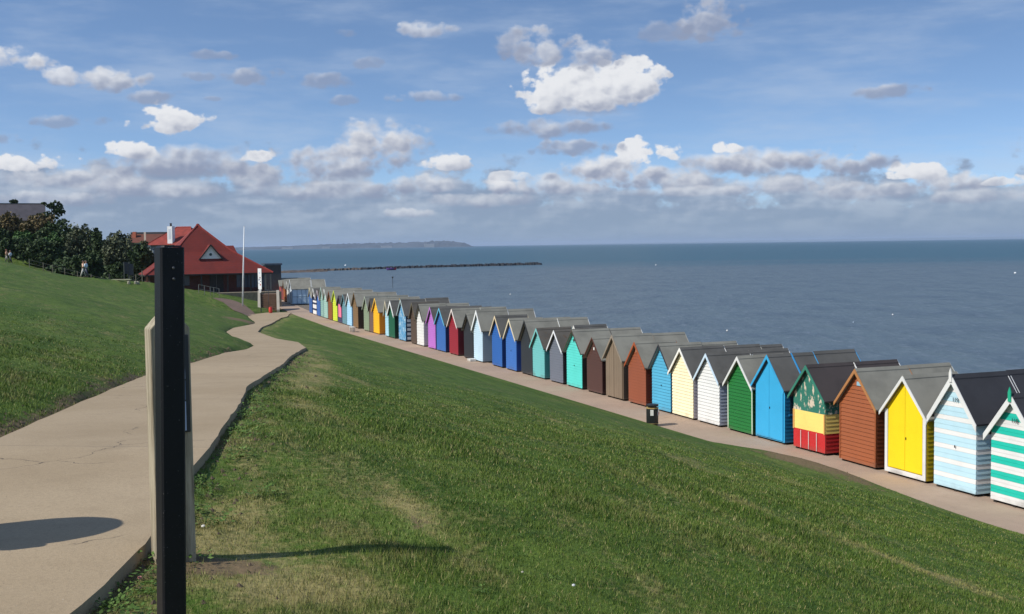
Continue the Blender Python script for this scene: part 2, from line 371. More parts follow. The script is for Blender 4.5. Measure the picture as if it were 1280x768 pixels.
def ribbon(name, ya, lo, hi, zf, mat, nx=8, skirt=.16, jag=0.):
    v = []; f = []
    n = nx+3
    for y in ya:
        a, b = lo(y), hi(y)
        if jag: a = a+float(vnoise(np.array(y), np.array(0.), .35, 8))*jag; b = b+float(vnoise(np.array(y), np.array(5.), .5, 9))*jag
        tt = [a]+list(np.linspace(a, b, nx+1))+[b]
        for k, t in enumerate(tt):
            z = zf(t, y)-(skirt if k in (0, n-1) else 0)
            v.append((row_x(y)-t/CA, y, z))
    for i in range(len(ya)-1):
        for k in range(n-1): f.append((i*n+k, (i+1)*n+k, (i+1)*n+k+1, i*n+k+1))
    o = np_mesh(name, np.array(v, float), np.array(f), mat, smooth=False); return struct(o)
CONC = mat_path('path_concrete', srgb(174, 155, 126), srgb(162, 143, 114), srgb(145, 127, 101), True)
PROM = mat_path('promenade_tarmac', srgb(178, 155, 134), srgb(168, 146, 126), srgb(150, 130, 112))
ya = np.unique(np.concatenate([axis(-12, 119.5, .25, 1.004), RY[(RY < 119)], LY[LY < 119]]))
ribbon('path', ya, lambda y: float(tR(y)), lambda y: float(tL(y)), lambda t, y: float(zp(y)), CONC, jag=.035)
ribbon('promenade', axis(-12, 240, .6, 1.01), lambda y: -.35, lambda y: 1.93, lambda t, y: -.004, PROM, jag=.1, nx=4)
# paving under and behind the huts
ribbon('hut_standing', axis(-12, 240, 2, 1.0), lambda y: -5.2, lambda y: -.36, lambda t, y: -.02, mat_path('gravel', (.2, .17, .13, 1), (.16, .13, .1, 1), (.12, .1, .08, 1)), nx=3)
# side path up to the pavilion terrace
def draped(name, pts, width, mat, lift=.03):
    v, f = [], []
    pts = [Vector(p) for p in pts]; q = []
    for i in range(len(pts)-1):
        for k in range(6): q.append(pts[i].lerp(pts[i+1], k/6))
    q.append(pts[-1])
    for i, p in enumerate(q):
        d = (q[min(i+1, len(q)-1)]-q[max(i-1, 0)]); d.z = 0; d.normalize(); n = Vector((-d.y, d.x, 0))
        for k in range(5):
            c = p+n*(k/4-.5)*width; v.append((c.x, c.y, float(height(c.x, c.y, False))+lift))
    for i in range(len(q)-1):
        for k in range(4): f.append((i*5+k, (i+1)*5+k, (i+1)*5+k+1, i*5+k+1))
    return struct(np_mesh(name, np.array(v), np.array(f), mat, smooth=True))
DARKP = mat_path('worn_tarmac', srgb(125, 105, 92), srgb(112, 96, 84), srgb(95, 84, 75))
g1, g2, g3, g4 = (ground(*p, lo=60) for p in ((318, 396), (303, 388.5), (292, 380), (276, 373.5)))
draped('side_path', [g1, g2, g3, g4], 2.3, DARKP, .05)

# sea
def mat_sea():
    m, nt, b = new_mat('sea_water'); co = posco(nt)
    sep = node(nt, 'ShaderNodeSeparateXYZ'); nt.links.new(co, sep.inputs[0])
    n1 = noise(nt, co, 1., 5, .65, mp=(.8, .36, 1)); n2 = noise(nt, co, 1., 3, .6, mp=(.002, .012, 1)); n3 = noise(nt, co, 1., 4, .6, mp=(.0012, .006, 1)); n4 = noise(nt, co, 1, 4, .6, mp=(.16, .07, 1))
    d = mathn(nt, 'ADD', sep.outputs[1], mathn(nt, 'MULTIPLY', mathn(nt, 'SUBTRACT', n2, .5), 420))
    d = mathn(nt, 'ADD', d, mathn(nt, 'MULTIPLY', sep.outputs[0], .25))
    c = mixc(nt, smooth(nt, d, 350, 720), srgb(90, 104, 110), srgb(46, 88, 100))
    c = mixc(nt, mathn(nt, 'MULTIPLY', smooth(nt, n3, .52, .66), mathn(nt, 'MULTIPLY', smooth(nt, d, 500, 900), .5)), c, srgb(32, 66, 82))  # dark bands on the far water: cloud shadow put into the colour
    c = mixc(nt, mathn(nt, 'MULTIPLY', smooth(nt, n4, .42, .68), .5), c, srgb(66, 80, 92))
    c = mixc(nt, mathn(nt, 'MULTIPLY', smooth(nt, n1, .5, .72), .6), c, srgb(118, 128, 138))
    nt.links.new(c, b.inputs['Base Color']); b.inputs['Roughness'].default_value = .38; b.inputs['IOR'].default_value = 1.33; b.inputs['Specular IOR Level'].default_value = .24
    bp = node(nt, 'ShaderNodeBump', Strength=1., Distance=.22); nt.links.new(n1, bp.inputs['Height'])
    bp2 = node(nt, 'ShaderNodeBump', Strength=1., Distance=.9); nt.links.new(n4, bp2.inputs['Height']); nt.links.new(bp.outputs[0], bp2.inputs['Normal'])
    nt.links.new(bp2.outputs[0], b.inputs['Normal']); return m
D = 24000
sea = MB().quad((-D, -3000, SEA), (D, -3000, SEA), (D, D, SEA), (-D, D, SEA)).build('sea', mat_sea()); struct(sea)

# ------------------------------------------------------------------ beach huts
GREYF = (.215, .208, .170, 1); DARKF = (.050, .040, .038, 1); BLKF = (.032, .033, .038, 1)
ROOFS = {'g': felt('roof_felt_grey', GREYF), 'g2': felt('roof_felt_pale', (.18, .182, .155, 1)), 'd': felt('roof_felt_dark', (.095, .092, .082, 1)), 'k': felt('roof_felt_brown_black', DARKF), 'b': felt('roof_felt_black', BLKF), 'm': felt('roof_felt_mossy', (.095, .085, .07, 1), 1.)}
TIMBER = plain('bearer_timber', (.03, .025, .02, 1), .9)
HUTG = 'beach huts in the front row along the promenade'; HUTB = 'seaward row of beach huts behind the front row'
def clap_wall(name, hw, z0, z1, pitch, mat, parent, out=.016, th=.03, gable=None, bands=None, flip=False):
    """weatherboard wall in the x-z plane facing -y; hw(z) gives half width at height z"""
    mb = MB(); z = z0; k = 0; brk = gable
    mats = [mat] if bands is None else bands[0]
    while z < z1-1e-4:
        zt = min(z+pitch, z1); mi = 0 if bands is None else bands[1]((z+zt)/2-z0, k)
        segs = [(z, zt)]
        if brk and z < brk-1e-3 < zt-2e-3: segs = [(z, brk), (brk, zt)]
        for (p, q) in segs:
            a, b = hw(p), hw(q); oa = -out*(1-(p-z)/pitch); ob = -out*(1-(q-z)/pitch)
            mb.quad((-a, oa, p), (a, oa, p), (b, ob, q), (-b, ob, q), m=mi)
            if p == z: mb.quad((-a, 0, p), (a, 0, p), (a, oa, p), (-a, oa, p), m=mi)
        z = zt; k += 1
    # solid core behind the boards
    if brk: poly = [(-hw(z0), z0), (hw(z0), z0), (hw(brk), brk), (hw(z1), z1), (-hw(z1), z1), (-hw(brk), brk)]
    else: poly = [(-hw(z0), z0), (hw(z0), z0), (hw(z1), z1), (-hw(z1), z1)]
    if hw(z1) < 1e-3: poly = [(-hw(z0), z0), (hw(z0), z0), (hw(brk), brk), (0, z1), (-hw(brk), brk)]
    mb.prism([(a, b) for a, b in poly], .002, th, 'y', m=0)
    return mb.build(name, mats, parent)
def hut(root, w, d, h, front, side, trim, roof, style='clap', eave=.655, trimw=.09, over=.12, back=None, number=None, out=None, finial=None, cbd=None, bands=None, rear_trim=True, detail=True, door=None):
    hw = w/2; ez = h*eave-.03; az = h-.05; zb = .07
    slope = (az-ez)/hw
    H = lambda z: hw if z <= ez else max(hw*(az-z)/(az-ez), 0.)
    pitch = ({'119': .133, '118': .098}.get(number, .125)) if detail else .2
    fo = clap_wall('front_wall', H, zb, az, pitch, front, root, gable=ez, bands=bands, out=out or (.024 if style == 'clap' else .001))
    sm = side if side else front
    bw = clap_wall('back_wall', H, zb, az, .2, back or sm, root, gable=ez, out=.01); bw.location = (0, d, 0); bw.rotation_euler = (0, 0, math.pi)
    for s in (-1, 1):
        o = clap_wall('side_wall', lambda z: d/2-.003, zb, ez-.01, pitch, bands[0][0] if bands else sm, root, out=.014, bands=(bands if (bands and s > 0) else None))
        o.location = (s*hw, d/2, 0); o.rotation_euler = (0, 0, math.pi/2 if s > 0 else -math.pi/2)
    # roof: two felt slabs
    mb = MB(); n = Vector((slope, 1)).normalized(); th = .035
    ov = over; ex = hw+ov; zz = az-slope*ex
    for s in (-1, 1):
        p = [(0, az+.012), (s*ex, zz+.012), (s*(ex+.0), zz+.012+th*1.4), (0, az+.012+th*1.5)]
        if s < 0: p = p[::-1]
        mb.prism(p, -.13, d+.13, 'y')
    mb.build('roof', roof, root)
    cap = MB(); cap.prism([(-.09, az+.064-.09*slope), (0, az+.058), (.09, az+.064-.09*slope), (.085, az+.09-.085*slope), (0, az+.088), (-.085, az+.09-.085*slope)], -.132, d+.132, 'y'); cap.build('ridge_cap', roof, root)
    # barge boards, front and rear
    tw = trimw; nx = slope/math.hypot(1, slope)
    for (y0, y1, mt) in ((-.155, -.131, trim), (d+.131, d+.155, trim if rear_trim else None)):
        if mt is None: continue
        b = MB(); vt = tw*math.hypot(1, slope)
        for s in (-1, 1):
            e2 = ex+.02; zt = az+.07; p = [(0, zt), (s*e2, zt-slope*e2), (s*e2, zt-slope*e2-vt*.8), (s*.0, zt-vt)]
            if s < 0: p = p[::-1]
            b.prism(p, y0, y1, 'y')
        b.build('bargeboard', mt, root)
    if finial: MB().prism([(-.05, az-.12), (.05, az-.12), (.05, az+.12), (0, az+.26), (-.05, az+.12)], -.185, -.156, 'y').build('finial', finial, root)
    # corner boards
    for s in (-1, 1):
        if cbd: MB().box(min(s*hw, s*(hw-.06)), max(s*hw, s*(hw-.06)), -.03, -.0165, zb, ez).build('corner_board', cbd, root)
    if style in ('doors', 'door_frame') and detail:
        dm = door or front
        ins = .14 if style == 'door_frame' else .07
        for s in (-1, 1):
            x0, x1 = (.006, hw-ins); zt0 = zb+.16 if style == 'door_frame' else zb+.05
            ze = lambda x: az-.18-slope*x if style == 'door_frame' else az-.12-slope*x
            poly = [(s*x0, zt0), (s*x1, zt0), (s*x1, min(ze(x1), ez+.15)), (s*x0, ze(x0))]
            if s < 0: poly = poly[::-1]
            D_ = MB().prism(poly, -.036, -.012, 'y').build('door', dm, root)
        if style == 'door_frame':
            b = MB(); b.box(-hw, hw, -.045, -.018, zb, zb+.13)
            for s in (-1, 1): b.box(min(s*hw, s*(hw-.12)), max(s*hw, s*(hw-.12)), -.045, -.018, zb+.131, ez)
            b.build('door_frame', trim, root)
    elif style == 'plank' and detail:
        npl = 4
        b = MB()
        for k in range(npl):
            x0 = -hw+.03+k*(w-.06)/npl; x1 = x0+(w-.06)/npl-.02
            f = lambda x: min(az-.1-slope*abs(x), az)
            pts = [(x0, zb+.01), (x1, zb+.01), (x1, f(x1))]+([(0, f(0))] if x0 < 0 < x1 else [])+[(x0, f(x0))]
            b.prism(pts, -.035-.004*(k % 2), -.01, 'y')
        b.build('door', door or front, root)
    # bearers under the floor
    b = MB()
    for x in (-hw+.12, 0, hw-.12): b.box(x-.05, x+.05, .03, d-.03, -.03, zb-.001)
    b.box(-hw+.03, hw-.03, .03, d-.03, zb-.001, zb+.04); b.build('floor_bearers', TIMBER, root)
    if number:
        text_mesh('number_plate', number, .16, plain('number_black', (.03, .03, .03, 1)), root, (.05, -.04, az-.62 if number == '119' else az-.62), (math.pi/2, 0, 0))

W_ = srgb(238, 236, 228, .95)
def P(rgb, **k): return paint(srgb(*rgb), **k)
white = P((228, 226, 218)); cream_t = P((226, 202, 160)); black_t = P((40, 38, 38)); grey_w = P((150, 145, 132))
aqua_board = dict()
# name-less table: xL, xR, apex y, front colour, side colour (many are the front paint with the wall's shade put in), trim, roof, options, description, has seaward neighbour behind
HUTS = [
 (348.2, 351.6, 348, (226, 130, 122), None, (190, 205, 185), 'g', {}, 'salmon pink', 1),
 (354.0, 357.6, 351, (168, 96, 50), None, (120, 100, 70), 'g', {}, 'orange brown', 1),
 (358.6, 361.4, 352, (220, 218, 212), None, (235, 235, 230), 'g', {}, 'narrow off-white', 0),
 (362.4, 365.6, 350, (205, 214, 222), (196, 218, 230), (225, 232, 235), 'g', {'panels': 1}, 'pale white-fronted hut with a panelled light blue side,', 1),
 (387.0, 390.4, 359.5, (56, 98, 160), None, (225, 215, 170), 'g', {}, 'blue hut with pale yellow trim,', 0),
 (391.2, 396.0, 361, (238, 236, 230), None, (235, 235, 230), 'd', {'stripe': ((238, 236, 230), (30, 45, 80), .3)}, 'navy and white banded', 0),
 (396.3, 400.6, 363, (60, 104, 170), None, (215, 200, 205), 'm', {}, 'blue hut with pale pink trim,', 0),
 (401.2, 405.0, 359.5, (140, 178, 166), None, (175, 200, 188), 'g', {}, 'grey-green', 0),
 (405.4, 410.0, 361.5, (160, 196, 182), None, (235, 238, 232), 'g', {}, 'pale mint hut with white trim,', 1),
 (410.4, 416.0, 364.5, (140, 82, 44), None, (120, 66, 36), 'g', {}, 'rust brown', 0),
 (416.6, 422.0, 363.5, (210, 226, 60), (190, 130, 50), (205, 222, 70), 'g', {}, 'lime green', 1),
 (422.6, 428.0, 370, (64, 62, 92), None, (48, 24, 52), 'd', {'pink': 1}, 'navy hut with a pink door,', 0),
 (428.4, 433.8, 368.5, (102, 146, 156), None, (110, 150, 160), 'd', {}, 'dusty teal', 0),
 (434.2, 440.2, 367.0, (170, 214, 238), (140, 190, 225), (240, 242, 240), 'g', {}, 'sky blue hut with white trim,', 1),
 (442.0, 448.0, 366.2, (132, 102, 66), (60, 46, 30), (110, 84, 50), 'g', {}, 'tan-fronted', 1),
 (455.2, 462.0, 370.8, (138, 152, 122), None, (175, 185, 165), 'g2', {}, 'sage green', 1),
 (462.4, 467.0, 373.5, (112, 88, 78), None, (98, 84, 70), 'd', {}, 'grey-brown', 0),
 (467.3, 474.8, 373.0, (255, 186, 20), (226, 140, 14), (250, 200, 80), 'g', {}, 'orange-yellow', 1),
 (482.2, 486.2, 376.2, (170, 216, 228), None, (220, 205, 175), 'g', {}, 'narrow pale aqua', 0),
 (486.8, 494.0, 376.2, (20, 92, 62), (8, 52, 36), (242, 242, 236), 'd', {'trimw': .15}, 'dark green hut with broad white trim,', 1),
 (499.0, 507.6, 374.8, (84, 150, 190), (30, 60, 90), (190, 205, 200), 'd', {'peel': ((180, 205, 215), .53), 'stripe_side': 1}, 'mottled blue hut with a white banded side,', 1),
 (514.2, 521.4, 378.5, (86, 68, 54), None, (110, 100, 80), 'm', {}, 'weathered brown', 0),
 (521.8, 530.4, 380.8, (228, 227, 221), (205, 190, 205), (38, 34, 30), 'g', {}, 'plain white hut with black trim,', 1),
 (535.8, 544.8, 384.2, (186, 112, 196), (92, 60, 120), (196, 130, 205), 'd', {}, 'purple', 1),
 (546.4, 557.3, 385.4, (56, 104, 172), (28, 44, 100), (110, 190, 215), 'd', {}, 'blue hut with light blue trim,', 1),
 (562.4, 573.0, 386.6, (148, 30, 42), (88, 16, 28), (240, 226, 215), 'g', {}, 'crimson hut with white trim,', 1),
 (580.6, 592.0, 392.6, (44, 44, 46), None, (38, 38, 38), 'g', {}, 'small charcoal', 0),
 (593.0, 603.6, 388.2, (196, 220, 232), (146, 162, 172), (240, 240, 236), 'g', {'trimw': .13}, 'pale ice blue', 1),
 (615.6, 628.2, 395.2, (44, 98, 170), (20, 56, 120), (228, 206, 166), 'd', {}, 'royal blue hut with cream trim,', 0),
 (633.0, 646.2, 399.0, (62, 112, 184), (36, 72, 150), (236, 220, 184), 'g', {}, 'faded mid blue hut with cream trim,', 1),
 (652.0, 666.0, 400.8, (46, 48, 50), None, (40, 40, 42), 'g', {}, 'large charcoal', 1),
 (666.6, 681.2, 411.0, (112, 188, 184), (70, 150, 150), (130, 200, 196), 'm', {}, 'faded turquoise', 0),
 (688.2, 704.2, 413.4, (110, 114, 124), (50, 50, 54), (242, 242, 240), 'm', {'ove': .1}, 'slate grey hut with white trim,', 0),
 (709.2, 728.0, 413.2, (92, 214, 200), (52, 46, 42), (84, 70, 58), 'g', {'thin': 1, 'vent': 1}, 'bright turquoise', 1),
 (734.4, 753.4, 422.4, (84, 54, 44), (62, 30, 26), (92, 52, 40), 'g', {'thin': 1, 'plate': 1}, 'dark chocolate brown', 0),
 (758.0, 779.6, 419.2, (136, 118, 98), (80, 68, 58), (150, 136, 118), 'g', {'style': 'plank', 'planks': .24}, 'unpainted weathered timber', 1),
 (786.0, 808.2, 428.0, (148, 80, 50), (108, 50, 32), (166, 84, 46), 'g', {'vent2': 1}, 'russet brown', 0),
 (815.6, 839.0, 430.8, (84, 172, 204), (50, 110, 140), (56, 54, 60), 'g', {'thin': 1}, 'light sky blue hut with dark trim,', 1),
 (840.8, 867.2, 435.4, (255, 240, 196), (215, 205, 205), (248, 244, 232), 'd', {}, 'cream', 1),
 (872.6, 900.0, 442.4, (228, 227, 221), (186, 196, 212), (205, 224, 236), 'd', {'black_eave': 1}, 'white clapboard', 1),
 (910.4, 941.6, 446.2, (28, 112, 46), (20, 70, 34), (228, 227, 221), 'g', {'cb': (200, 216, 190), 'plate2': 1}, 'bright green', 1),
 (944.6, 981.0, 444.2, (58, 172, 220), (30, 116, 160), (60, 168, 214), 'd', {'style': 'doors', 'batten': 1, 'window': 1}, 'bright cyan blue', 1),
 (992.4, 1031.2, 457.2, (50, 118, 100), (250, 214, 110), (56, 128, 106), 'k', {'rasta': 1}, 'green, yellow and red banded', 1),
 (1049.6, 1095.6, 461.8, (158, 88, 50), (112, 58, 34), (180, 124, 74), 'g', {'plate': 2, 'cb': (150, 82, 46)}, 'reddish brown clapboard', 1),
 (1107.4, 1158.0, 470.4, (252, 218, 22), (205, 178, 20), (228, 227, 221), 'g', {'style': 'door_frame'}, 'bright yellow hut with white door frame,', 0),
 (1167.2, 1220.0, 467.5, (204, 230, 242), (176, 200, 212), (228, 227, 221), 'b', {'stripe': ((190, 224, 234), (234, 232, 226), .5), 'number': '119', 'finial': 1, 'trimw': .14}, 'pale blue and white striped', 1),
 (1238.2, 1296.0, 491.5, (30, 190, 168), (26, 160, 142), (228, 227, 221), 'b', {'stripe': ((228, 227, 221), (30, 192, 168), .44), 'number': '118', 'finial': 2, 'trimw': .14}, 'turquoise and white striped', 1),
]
def row_hit(px):
    r = ray(px, 0); 
    lo, hi = 5., 400.
    # horizon-level azimuth of the pixel column evaluated near the base line
    for _ in range(3): pass
    g = lambda Y: (ray(px, yb(px)).x/ray(px, yb(px)).y)*Y - row_x(Y)
    for _ in range(60):
        m = (lo+hi)/2
        if g(m) < 0: lo = m
        else: hi = m
    return lo
_bx = [340, 387, 416, 455, 521, 592, 681, 780, 867, 1031, 1167, 1320]; _by = [378, 389, 401.6, 414, 430.5, 449, 475, 502, 526, 572, 605, 640]
def yb(px): return float(np.interp(px, _bx, _by))
BACKCOL = [(150, 90, 60), (180, 190, 196), (60, 90, 120), (200, 190, 160), (90, 110, 90), (120, 110, 100), (210, 205, 200)]
hut_info = []
for i, (xl, xr, ya_, fc, sc, tc, rf, op, desc, bk) in enumerate(HUTS):
    Yl, Yr = row_hit(xl), row_hit(xr)
    Pl, Pr = Vector((float(row_x(Yl)), Yl, 0)), Vector((float(row_x(Yr)), Yr, 0)); C = (Pl+Pr)/2; w = (Pr-Pl).length
    h = at((xl+xr)/2+.02*(xr-xl), ya_+ (2.0 if op.get('finial') else 0), C.y).z
    rz = math.atan2(Pr.y-Pl.y, Pr.x-Pl.x)
    near = C.y < 62
    d = 1.72 if w > 1.3 else 1.65
    if xr < 366: d = 2.3
    if op.get('thin'): tw = .05
    else: tw = op.get('trimw', .09)
    w = min(max(w, .8), 2.2)
    dd = desc if desc.endswith(',') else desc+' hut,'
    neigh = ''
    if i > 0:
        nd = HUTS[i-1][8].split(' hut')[0].split(' with')[0].strip(',')
        nd = ' '.join(nd.split()[:4]); neigh = f'next after the {nd} one'
    else: neigh = 'farthest, by the pavilion steps'
    art = dd.strip(',')
    lab = f'{art}, {neigh}'
    assert len(lab.split()) <= 16, lab
    root = thing('beach_hut', lab, 'beach hut', C, rz, HUTG)
    kw = {}
    front = P(fc, peel=None if 'peel' not in op else (srgb(*op['peel'][0]), op['peel'][1]), planks=op.get('planks', 0), wear=.2 if op.get('planks') else .12)
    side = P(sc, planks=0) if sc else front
    bands = None; doorm = None; style = op.get('style', 'clap')
    if 'stripe' in op:
        A, B, per = op['stripe']; ma, mb_ = P(A), P(B)
        bands = ([ma, mb_], (lambda z, k, per=per: int(k % 3 == 2) if per == .5 else (int(k % 4 > 1) if per == .44 else int((z % per) > per*.5))))
        kw['out'] = .008
    if op.get('rasta'):
        style = 'clap'; kw['out'] = .003
        gm = P((50, 118, 100), peel=(srgb(214, 198, 174), .53)); ym = P((255, 222, 122)); rm = P((200, 44, 44))
        bands = ([gm, ym, rm], lambda z, k: 2 if z < .62 else (1 if z < 1.27 else 0))
    if op.get('stripe_side'):
        A, B = P((225, 232, 236)), P((30, 60, 90))
    cb = P(op['cb']) if 'cb' in op else None
    hut(root, w, d, h, front, side, P(tc), ROOFS[rf], style=style, trimw=tw, detail=C.y < 75, bands=bands, cbd=cb, number=op.get('number'),
        finial=(P((30, 170, 130)) if op.get('finial') == 2 else white) if op.get('finial') else None, eave=.66 if w > 1.2 else .68, **kw)
    root.rotation_euler = (random.uniform(-.005, .005), random.uniform(-.008, .008), rz+random.uniform(-.012, .012))
    az = h-.05; hw = w/2; ez = h*.66-.03
    if op.get('rasta'):
        rw = P((232, 214, 205))
        for k in range(3):
            x = -hw+(k+1)*w/4; MB().box(x-.012, x+.012, -.03, -.0165, .08, .66).build('peeled_strip', rw, root)
        for s in (-1, 1): MB().box(min(s*hw, s*(hw-.05)), max(s*hw, s*(hw-.05)), -.03, -.0165, .67, 1.33).build('corner_board', P((225, 170, 95)), root)
    if op.get('stripe_side'):
        b = MB()
        for k in range(6): b.box(hw+.016, hw+.03, .1, d-.1, .15+k*.32, .35+k*.32)
        b.build('painted_stripes', P((222, 230, 235)), root)
    if op.get('pink'):
        MB().box(-hw*.55, hw*.75, -.04, -.018, .55, ez+.1).build('door', P((250, 130, 160)), root)
    if op.get('panels'):
        b = MB()
        for k in range(5): y = .08+k*(d-.16)/4; b.box(hw+.015, hw+.04, y-.02, y+.02, .1, ez-.05)
        for z in (.1, .95, ez-.08): b.box(hw+.041, hw+.05, .06, d-.06, z, z+.05)
        b.build('panel_battens', P((110, 140, 160)), root)
    if op.get('vent'): MB().lathe([(.07, 0), (.08, .02), (.05, .03)], 12).build('vent', plain('vent_dark', (.04, .08, .08, 1)), root).matrix_local = Matrix.Translation((0, -.02, az-.42)) @ Matrix.Rotation(math.pi/2, 4, 'X')
    if op.get('vent2'): MB().box(-.05, .05, -.05, -.018, az-.38, az-.22).build('vent', P((176, 130, 100)), root)
    if op.get('plate') == 1: MB().box(-.06, .06, -.035, -.018, az-.52, az-.40).build('plaque', white, root)
    if op.get('plate') == 2: MB().box(-.03, .16, -.035, -.018, az-.45, az-.33).build('plaque', P((150, 190, 205)), root)
    if op.get('plate2'):
        MB().box(.1, .18, -.035, -.018, az-.44, az-.33).box(.19, .27, -.035, -.018, az-.44, az-.36).build('plaque', P((190, 225, 195)), root)
    if op.get('window'):
        wn = MB().box(hw+.015, hw+.03, .2, 1.0, 1.05, 1.65).build('window', plain('dark_glass', (.02, .05, .08, 1), .1), root)
        MB().box(hw+.015, hw+.045, .15, 1.05, .98, 1.04).box(hw+.015, hw+.045, .15, 1.05, 1.66, 1.72).box(hw+.015, hw+.045, .59, .64, 1.041, 1.659).build('frame', P((40, 130, 180)), wn)
    if op.get('batten'):
        for yy in (.85, ):
            b = MB()
            for s in (-1, 1): b.bar((0, yy, az+.075), (s*(hw+.1), yy, az+.075-((az-ez)/hw)*(hw+.1)), .05, .03)
            b.build('roof_batten', P((60, 150, 205)), root)
    if near and (op.get('style') in ('doors', 'door_frame') or i % 4 == 1):
        b = MB()
        b.box(.035, .06, -.055, -.037, h*.38, h*.38+.07); b.build('hasp', plain('dark_iron', (.04, .035, .03, 1), .5, .6), root)
    hut_info.append((C, rz, w, h, d))
    if bk:
        off = d+.2; v = Vector((-math.sin(rz), math.cos(rz), 0)); d2 = 1.5
        if op.get('number'): d2 = 2.1
        C2 = C+v*(off+d2)
        bc = BACKCOL[i % 7]
        plain_d = HUTS[i][8].split(' hut')[0].split(' with')[0].strip(',')
        r2 = thing('beach_hut', f'seaward-row hut back to back with the {plain_d} hut, mostly hidden', 'beach hut', C2, rz+math.pi, HUTB)
        hut(r2, w, d2, h+(random.uniform(-.04, .03)), P(bc), None, P([(235, 235, 228), (200, 200, 190), (180, 175, 160)][i % 3]) if not op.get('batten') else P((60, 160, 215)), ROOFS[rf] if rf != 'm' else ROOFS['g'], detail=False, trimw=.07)

# the extra seaward huts whose roofs show between the front ones
for px, py, Yd, wv, lab in ((932, 433.5, 45.5, 1.6, 'small grey-roofed hut seen between the white and green huts, in the seaward row'), (720, 407.5, 58, 1.6, 'low dark-roofed seaward hut seen above the faded turquoise hut')):
    A = at(px, py, Yd); rz = hut_info[-5][1]
    r2 = thing('beach_hut', lab, 'beach hut', (A.x, A.y, 0), rz, HUTB)
    hut(r2, wv, 1.6, A.z, P((170, 165, 150)), None, P((225, 222, 210)), ROOFS['d'], detail=False)

# small steps and scraps in front of the huts
bench = thing('low_bench', 'small white slatted seat standing before the tan-fronted and sage huts', 'bench', hut_info[15][0]+Vector((-.9, -.6, 0)), hut_info[15][1])
MB().box(-.5, .5, -.35, -.05, .38, .42).build('seat', white, bench)
for s in (-.42, .42): MB().box(s-.03, s+.03, -.33, -.07, 0, .379).build('leg', white, bench)
st = hut_info[27]; stp = thing('door_step', 'low white step at the foot of the pale ice blue hut', 'step', st[0], st[1]); o = MB().box(-.75, -.2, -.45, -.08, 0.0, .14).build('tread', white, stp)

# ------------------------------------------------------------------ litter bin on the promenade
BLACK = plain('bin_black', (.018, .019, .02, 1), .38, 0, .2); GOLD = plain('gold_band', (.45, .32, .12, 1), .5)
def litter_bin(loc, label, rr=.24, hh=.86, dome=False, rz=0.):
    t = thing('litter_bin', label, 'litter bin', loc, rz)
    if not dome:
        MB().lathe([(rr*.9, 0), (rr*.92, .05), (rr*.98, .08), (rr, hh*.3), (rr, hh*.78)], 8).build('body', BLACK, t, bevel=.01)
        MB().lathe([(rr+.01, hh*.80), (rr+.012, hh*.84)], 8).build('band', GOLD, t)
        MB().lathe([(rr*.7, hh*.78), (rr*.7, hh*.9)], 8).build('opening', plain('bin_inside', (.006, .006, .006, 1)), t)
        MB().lathe([(rr*1.0, hh*.9), (rr*1.05, hh*.93), (rr*1.02, hh*.98), (rr*.6, hh*1.0)], 8).build('lid', BLACK, t)
        MB().lathe([(rr+.004, .1), (rr+.006, .12)], 8).build('band', GOLD, t)
        for a, col in ((R(-112), (225, 222, 212)), (R(-38), (214, 214, 216))):
            n = Vector((math.cos(a), math.sin(a), 0)); u = Vector((-n.y, n.x, 0)); c = n*(rr*.965)
            mb = MB()
            pts = [c-u*.06+Vector((0, 0, .42)), c+u*.06+Vector((0, 0, .42)), c+u*.06+Vector((0, 0, .64)), c-u*.06+Vector((0, 0, .64))]
            mb.quad(*[p+n*.02 for p in pts]); mb.quad(*[p+n*.004 for p in pts][::-1])
            for k in range(4): mb.quad(pts[k]+n*.004, pts[(k+1) % 4]+n*.004, pts[(k+1) % 4]+n*.02, pts[k]+n*.02)
            st = mb.build('poster', P(col), t)
            if a > R(-100):
                p = [c-u*.045+Vector((0, 0, .44)), c+u*.045+Vector((0, 0, .44)), c+u*.045+Vector((0, 0, .53)), c-u*.045+Vector((0, 0, .53))]
                MB().quad(*[q+n*.0225 for q in p]).build('red_panel', P((190, 60, 60)), st)
    else:
        MB().lathe([(rr, 0), (rr, .06), (rr*.97, .08), (rr*.97, hh*.62), (rr*1.02, hh*.64), (rr*1.02, hh*.74)], 28).build('body', BLACK, t, True)
        MB().lathe([(rr*1.02, hh*.74+.002), (rr*1.0, hh*.80), (rr*.9, hh*.88), (rr*.7, hh*.945), (rr*.4, hh*.985), (.01, hh)], 28).build('lid', BLACK, t, True)
        MB().box(-.16, .16, -rr*1.06, -rr*.9, hh*.66, hh*.78).build('flap', GOLD, t)
    return t
bp_ = at_z(815.5, 532.5, 0)
litter_bin(bp_+Vector((0, 0, .0)), 'black octagonal litter bin with posters at the grass edge of the promenade', rr=.24, hh=.84, rz=.2)
# domed bin on the verge just left of the frame; it throws the rounded shadow on the path
sp = at_z(127, 657, 5.31)
litter_bin(Vector((sp.x-1.27, sp.y-.62, float(zp(sp.y)))), 'black domed litter bin on the left verge of the concrete path', rr=.31, hh=1.3, dome=True)

